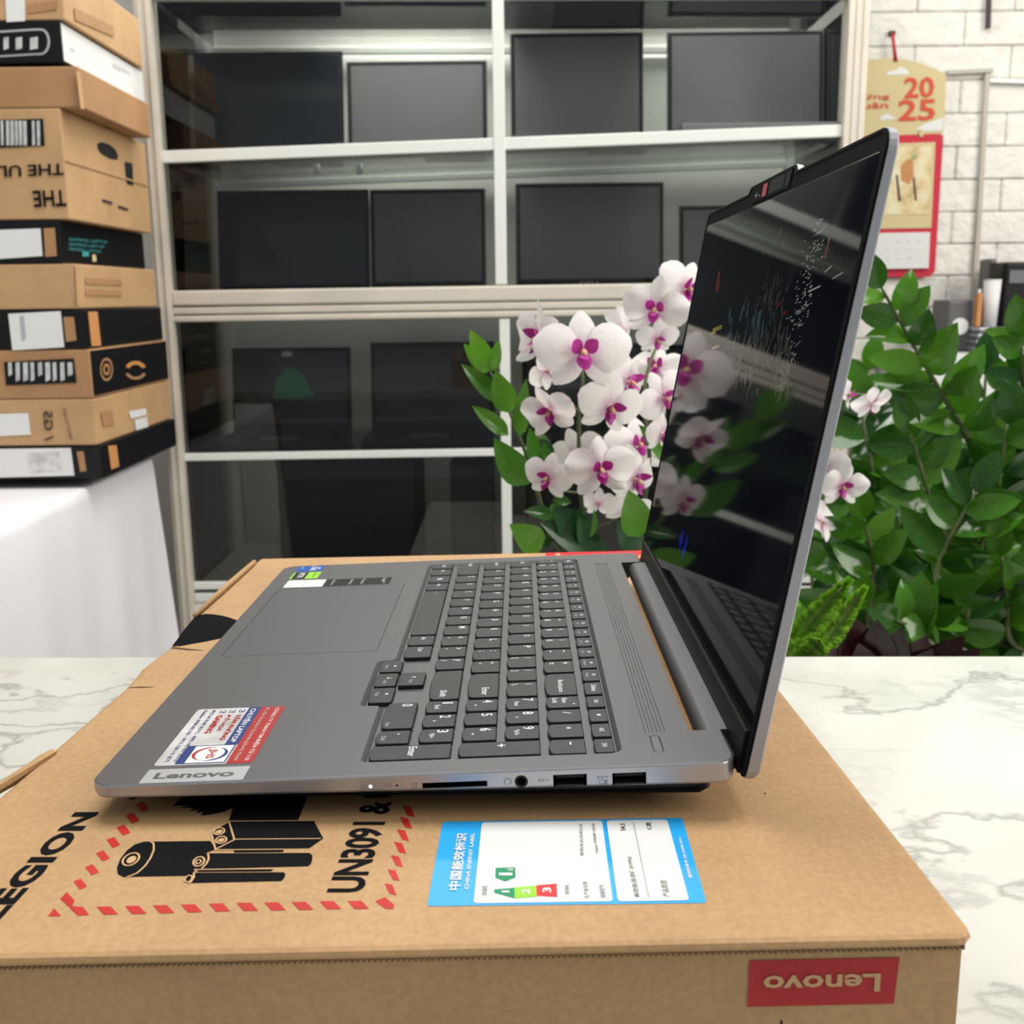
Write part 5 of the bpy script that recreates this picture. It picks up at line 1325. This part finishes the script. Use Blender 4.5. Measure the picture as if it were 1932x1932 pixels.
# leaves
def leaf_mesh(wr, fold=.22, curl=.10, tip=.75, n=7):
    V, F = [], []
    for i in range(n + 1):
        t = i / n; w_ = wr / 2 * (math.sin(math.pi * t ** tip)) ** .8 + .004
        z = -curl * (t - .45) ** 2 + curl * .2
        for s in (-1, -.5, 0, .5, 1): V.append((s * w_, t, z + fold * abs(s) * w_ - (.0 if s else .0)))
    for i in range(n):
        for j in range(4): F.append((i * 5 + j, i * 5 + j + 1, i * 5 + 6 + j, i * 5 + 5 + j))
    me = mesh(V, F, smooth=True); return me
LZ = [leaf_mesh(.50, .32, .22, .85), leaf_mesh(.54, .42, .38, .9), leaf_mesh(.46, .22, .5, .85)]
for me in LZ: me.materials.append(M['zleaf'])
LY = [leaf_mesh(.42), leaf_mesh(.36, .3, .2)]
for me in LY: me.materials.append(M['zleaf2'])
LO = [leaf_mesh(.36, .25, .2, .9)]; LO[0].materials.append(M['oleaf'])
LF = [leaf_mesh(.34, .2, .1)]; LF[0].materials.append(M['maroon'])
def put_leaf(parent, base, tipp, me, wscale=1.0, roll=0.0, name='leaf'):
    base, tipp = Vector(base), Vector(tipp); y = tipp - base; L = y.length; y.normalize()
    view = (CP - base).normalized(); z = view - y * view.dot(y)
    if z.length < .05: z = Vector((0, 0, 1)) - y * y.z
    z.normalize(); z = Matrix.Rotation(roll, 3, y) @ z; x = y.cross(z)
    m_ = Matrix((( x.x * L * wscale, y.x * L, z.x * L, base.x), (x.y * L * wscale, y.y * L, z.y * L, base.y), (x.z * L * wscale, y.z * L, z.z * L, base.z), (0, 0, 0, 1)))
    o = bpy.data.objects.new(name, me); COL.objects.link(o); o.parent = parent
    o.matrix_local = parent.matrix_world.inverted() @ m_ if parent.type == 'EMPTY' and False else Matrix.Translation(-parent.location) @ m_
    return o
for b_, t_, wd in [((1120, 1035), (1045, 957), 1.3), ((1120, 1040), (1092, 975), 1.0), ((1204, 1035), (1165, 984), 1.2), ((1150, 1050), (1020, 985), .9)]:
    put_leaf(orc, at(*b_, .70), at(*t_, .66), LO[0], wd, .1, 'broad_leaf')
put_leaf(orc, at(1207, 1014, .56), at(1186, 925, .54), LY[0], 1.3, .2, 'broad_leaf')
put_leaf(orc, at(1114, 1014, .64), at(1121, 960, .63), LY[1], .8, .9, 'broad_leaf')
put_leaf(orc, at(1290, 900, .72), at(1205, 800, .74), LY[1], .8, .3, 'broad_leaf')
def pot(name_parent, x, y, r_, h, mat='pot'):
    z0 = -.3495; n = 28
    prof_ = [(r_ * .72, z0), (r_ * .98, z0 + h * .9), (r_ * 1.04, z0 + h * .91), (r_ * 1.04, z0 + h), (r_ * .93, z0 + h), (r_ * .92, z0 + h * .86)]
    v, f = loft_vf([[(x + rr * math.cos(2 * math.pi * k / n), y + rr * math.sin(2 * math.pi * k / n), z) for k in range(n)] for rr, z in prof_], (True, False))
    loc(obj('pot', mesh(v, f, smooth=True), mat, name_parent), name_parent)
    v, f = loft_vf([[(x + rr * math.cos(2 * math.pi * k / n), y + rr * math.sin(2 * math.pi * k / n), z) for k in range(n)] for rr, z in ((r_ * .92, z0 + h * .84), (r_ * .92, z0 + h * .86), (.002, z0 + h * .9))])
    loc(obj('soil', mesh(v, f), 'soil', name_parent), name_parent)
pot(orc, OB.x, OB.y, .085, .20)
# leafy plant to the left of the orchid
def root_empty(name, label, x, y): return empty(name, (x, y, -.3495), label, 'plant')
zl_ = at(1075, 1300, .74)
zz0 = root_empty('leafy_plant', 'slim plant of pale green pointed leaves left of the orchid', zl_.x - .04, .80)
sp_ = spline([(zz0.location.x, zz0.location.y, -.19), at(1060, 1080, .70), at(1037, 1008, .68), at(1018, 942, .67), at(997, 870, .66), at(979, 822, .66), at(962, 780, .66), at(925, 702, .66)], 5)
loc(tube('stem', sp_, [.0032 - .0022 * i / len(sp_) for i in range(len(sp_))], 'stem', zz0, 7), zz0)
sp_ = spline([(zz0.location.x + .01, zz0.location.y, -.19), at(1075, 1080, .72), at(1055, 960, .70), at(1020, 870, .70)], 5)
loc(tube('stem', sp_, [.003 - .002 * i / len(sp_) for i in range(len(sp_))], 'stem', zz0, 7), zz0)
def z8(p_): return (850 + p_[0] / 3.332, 480 + p_[1] / 3.332)
for i, (b_, t_, wd, dy) in enumerate([((245, 735), (122, 475), .9, 0), ((232, 745), (84, 560), .95, .01), ((255, 735), (305, 535), .62, -.01), ((300, 920), (72, 690), .8, .0), ((372, 995), (283, 730), .95, -.01), ((435, 1140), (475, 785), .6, -.01), ((365, 1137), (136, 952), .75, .01), ((492, 1445), (276, 1160), 1.05, -.02), ((532, 1292), (497, 1090), .75, .0), ((610, 1300), (585, 1185), .8, .01), ((650, 1290), (540, 1160), 1.2, .03), ((570, 1855), (376, 1700), 1.2, -.02), ((645, 1640), (460, 1612), .7, 0), ((690, 1760), (640, 1560), 1., .02), ((600, 1850), (590, 1650), .8, .02), ((760, 1560), (640, 1540), .9, .03), ((640, 1200), (530, 1160), 1., .05)]):
    put_leaf(zz0, at(*z8(b_), .66 + dy), at(*z8(t_), .64 + dy * 2), LY[i % 2] if i < 9 or i in (11,) else LZ[i % 3], wd * 1.12, random.uniform(-.3, .3))
pot(zz0, zz0.location.x, zz0.location.y, .06, .17)
# the big glossy plants on the right
def zzplant(name, label, x, y, stems, rr, cols, seed, step=.025, Lr=(.056, .078)):
    r = root_empty(name, label, x, y); rn = random.Random(seed); cnt = 0
    for st_ in stems:
        pts = [Vector((x + rn.uniform(-.03, .03), y + rn.uniform(-.03, .03), -.20))] + [at(*q) for q in st_]
        sp = spline(pts, 6); n = len(sp)
        loc(tube('stem', sp, [.0052 - .0036 * i / n for i in range(n)], 'stem', r, 7), r)
        # arc length walk
        acc = 0; side = 1; total = sum((sp[i + 1] - sp[i]).length for i in range(n - 1)); run = 0
        for i in range(n - 1):
            seg = sp[i + 1] - sp[i]; acc += seg.length; run += seg.length
            while acc > step / 1.6:
                acc -= step / 1.6
                if run < total * .30: continue
                t = seg.normalized(); vw = (CP - sp[i]).normalized(); sd_ = t.cross(vw).normalized() * side; side = -side
                dr = (t * rn.uniform(.35, .75) + sd_ * rn.uniform(.7, 1.0) + vw * rn.uniform(-.45, .55)).normalized()
                L = rn.uniform(*Lr) * (1 - .25 * max(0, run / total - .8) / .2)
                b_ = sp[i] + seg * rn.random()
                put_leaf(r, b_, b_ + dr * L, rn.choice(cols), rn.uniform(1.0, 1.3), rn.uniform(-.75, .75)); cnt += 1
        put_leaf(r, sp[-1], sp[-1] + (sp[-1] - sp[-2]).normalized() * Lr[0], cols[0], 1.1, 0)
    pot(r, x, y, rr, .19); return cnt
a_ = zzplant('glossy_plant', 'glossy green plant with the tall leaning stem right of the laptop lid', .66, .98,
    [[(1890, 1050, .93), (1831, 842, .90), (1780, 749, .88), (1720, 645, .87), (1664, 545, .86)],
     [(1700, 1080, .96), (1650, 900, .98), (1622, 760, 1.0)], [(1800, 1100, .90), (1760, 960, .88), (1720, 820, .88)], [(1600, 1130, .92), (1570, 1020, .95), (1545, 900, .98)],
     [(1740, 1180, .84), (1780, 1040, .84), (1840, 930, .84)], [(1640, 1180, .86), (1650, 1080, .86), (1630, 980, .86)], [(1760, 1240, .80), (1730, 1190, .80), (1690, 1170, .78)], [(1720, 1120, .92), (1700, 1000, .95), (1690, 860, 1.0)]], .10, LZ + LY[:1], 5)
b_ = zzplant('glossy_plant', 'glossy green plant at the right edge with pale young leaf tips', .95, 1.0,
    [[(1960, 1000, .95), (1940, 800, .92), (1925, 640, .9)], [(1870, 1100, .90), (1880, 950, .88), (1900, 800, .87)], [(1960, 1150, .9), (1990, 1000, .9), (1965, 860, .9)],
     [(1850, 1200, .84), (1840, 1100, .84), (1860, 990, .84)], [(1920, 1220, .84), (1900, 1130, .82), (1890, 1050, .82)], [(2000, 1000, 1.0), (1990, 800, 1.0), (1960, 620, 1.0)], [(1830, 1000, 1.02), (1850, 850, 1.04), (1860, 700, 1.05)], [(1990, 1230, .85), (1960, 1160, .84), (1930, 1110, .82)]], .10, LZ[:2] + LY[:1], 9)
c_ = zzplant('glossy_plant', 'dark green plant at the back, filling the gaps behind the other two', .82, 1.28,
    [[(1620, 1100, 1.25), (1600, 900, 1.3), (1640, 700, 1.3)], [(1750, 1050, 1.25), (1760, 880, 1.25), (1740, 760, 1.25)], [(1850, 1050, 1.25), (1800, 900, 1.25), (1790, 800, 1.3)], [(1900, 1050, 1.2), (1920, 900, 1.2), (1890, 740, 1.2)], [(1680, 1180, 1.15), (1650, 1120, 1.15), (1640, 1040, 1.15)], [(1850, 1180, 1.15), (1880, 1120, 1.15), (1900, 1040, 1.15)], [(1560, 1150, 1.2), (1530, 1080, 1.2), (1510, 1000, 1.2)], [(1780, 1180, 1.15), (1790, 1120, 1.12), (1810, 1060, 1.1)]], .10, [LZ[0], LZ[2]], 11, .040, (.060, .080))
if 0: print('leaves', a_, b_, c_)
# bright fern fronds beside the lid
fern = root_empty('fern', 'bright yellow-green fern fronds beside the laptop lid, at the counter edge', .42, .70)
def frond(pts, wmax, seed):
    rn = random.Random(seed); sp = spline([at(*q) for q in pts], 8); n = len(sp); V, F = [], []
    for i, p_ in enumerate(sp):
        t = (sp[min(i + 1, n - 1)] - sp[max(0, i - 1)]).normalized(); vw = (CP - p_).normalized(); s_ = t.cross(vw).normalized()
        w_ = wmax * math.sin(math.pi * min(1, .12 + .88 * i / n)) ** .7 + .0015
        for sg in (-1, 1):
            for q in range(3):
                b0 = p_ + t * (q * .0035 * 1); k = len(V); j = rn.uniform(-.004, .004)
                e = b0 + s_ * sg * w_ * rn.uniform(.8, 1.1) + t * (w_ * .35) + vw * j
                V += [b0, b0 + t * .0048 + vw * .001, e + t * .0036 + vw * .003, e + s_ * sg * .001, e.lerp(b0, .5) + t * .006 - vw * .003, e.lerp(b0, .5) - vw * .002]
                F += [(k, k + 1, k + 4, k + 5), (k + 5, k + 4, k + 2, k + 3)]
    o = loc(obj('frond', mesh(V, F), 'fern', fern), fern); 
    loc(tube('rib', sp, .0012, 'stem', fern, 6), fern)
frond([(1470, 1300, .72), (1490, 1225, .66), (1530, 1175, .65), (1590, 1108, .64)], .012, 1)
frond([(1480, 1310, .70), (1520, 1238, .62), (1570, 1195, .61), (1620, 1125, .61)], .010, 2)
frond([(1450, 1320, .70), (1470, 1250, .63), (1530, 1225, .62), (1545, 1215, .60)], .012, 3)
frond([(1440, 1320, .74), (1460, 1200, .72), (1480, 1150, .72), (1500, 1140, .74)], .010, 4)
pot(fern, .42, .70, .055, .16)
mar = root_empty('maroon_plant', 'low dark maroon leaves in the shade behind the counter edge', .62, .76)
for b_, t_ in [((1640, 1300), (1600, 1160)), ((1650, 1300), (1655, 1170)), ((1680, 1300), (1750, 1200)), ((1660, 1300), (1700, 1185)), ((1700, 1310), (1820, 1200)), ((1620, 1300), (1560, 1190)), ((1720, 1310), (1850, 1225)), ((1640, 1310), (1620, 1215)), ((1690, 1320), (1760, 1225))]:
    put_leaf(mar, at(*b_, .78), at(*t_, .72), LF[0], 1.2, .2)
pot(mar, .62, .76, .05, .15)
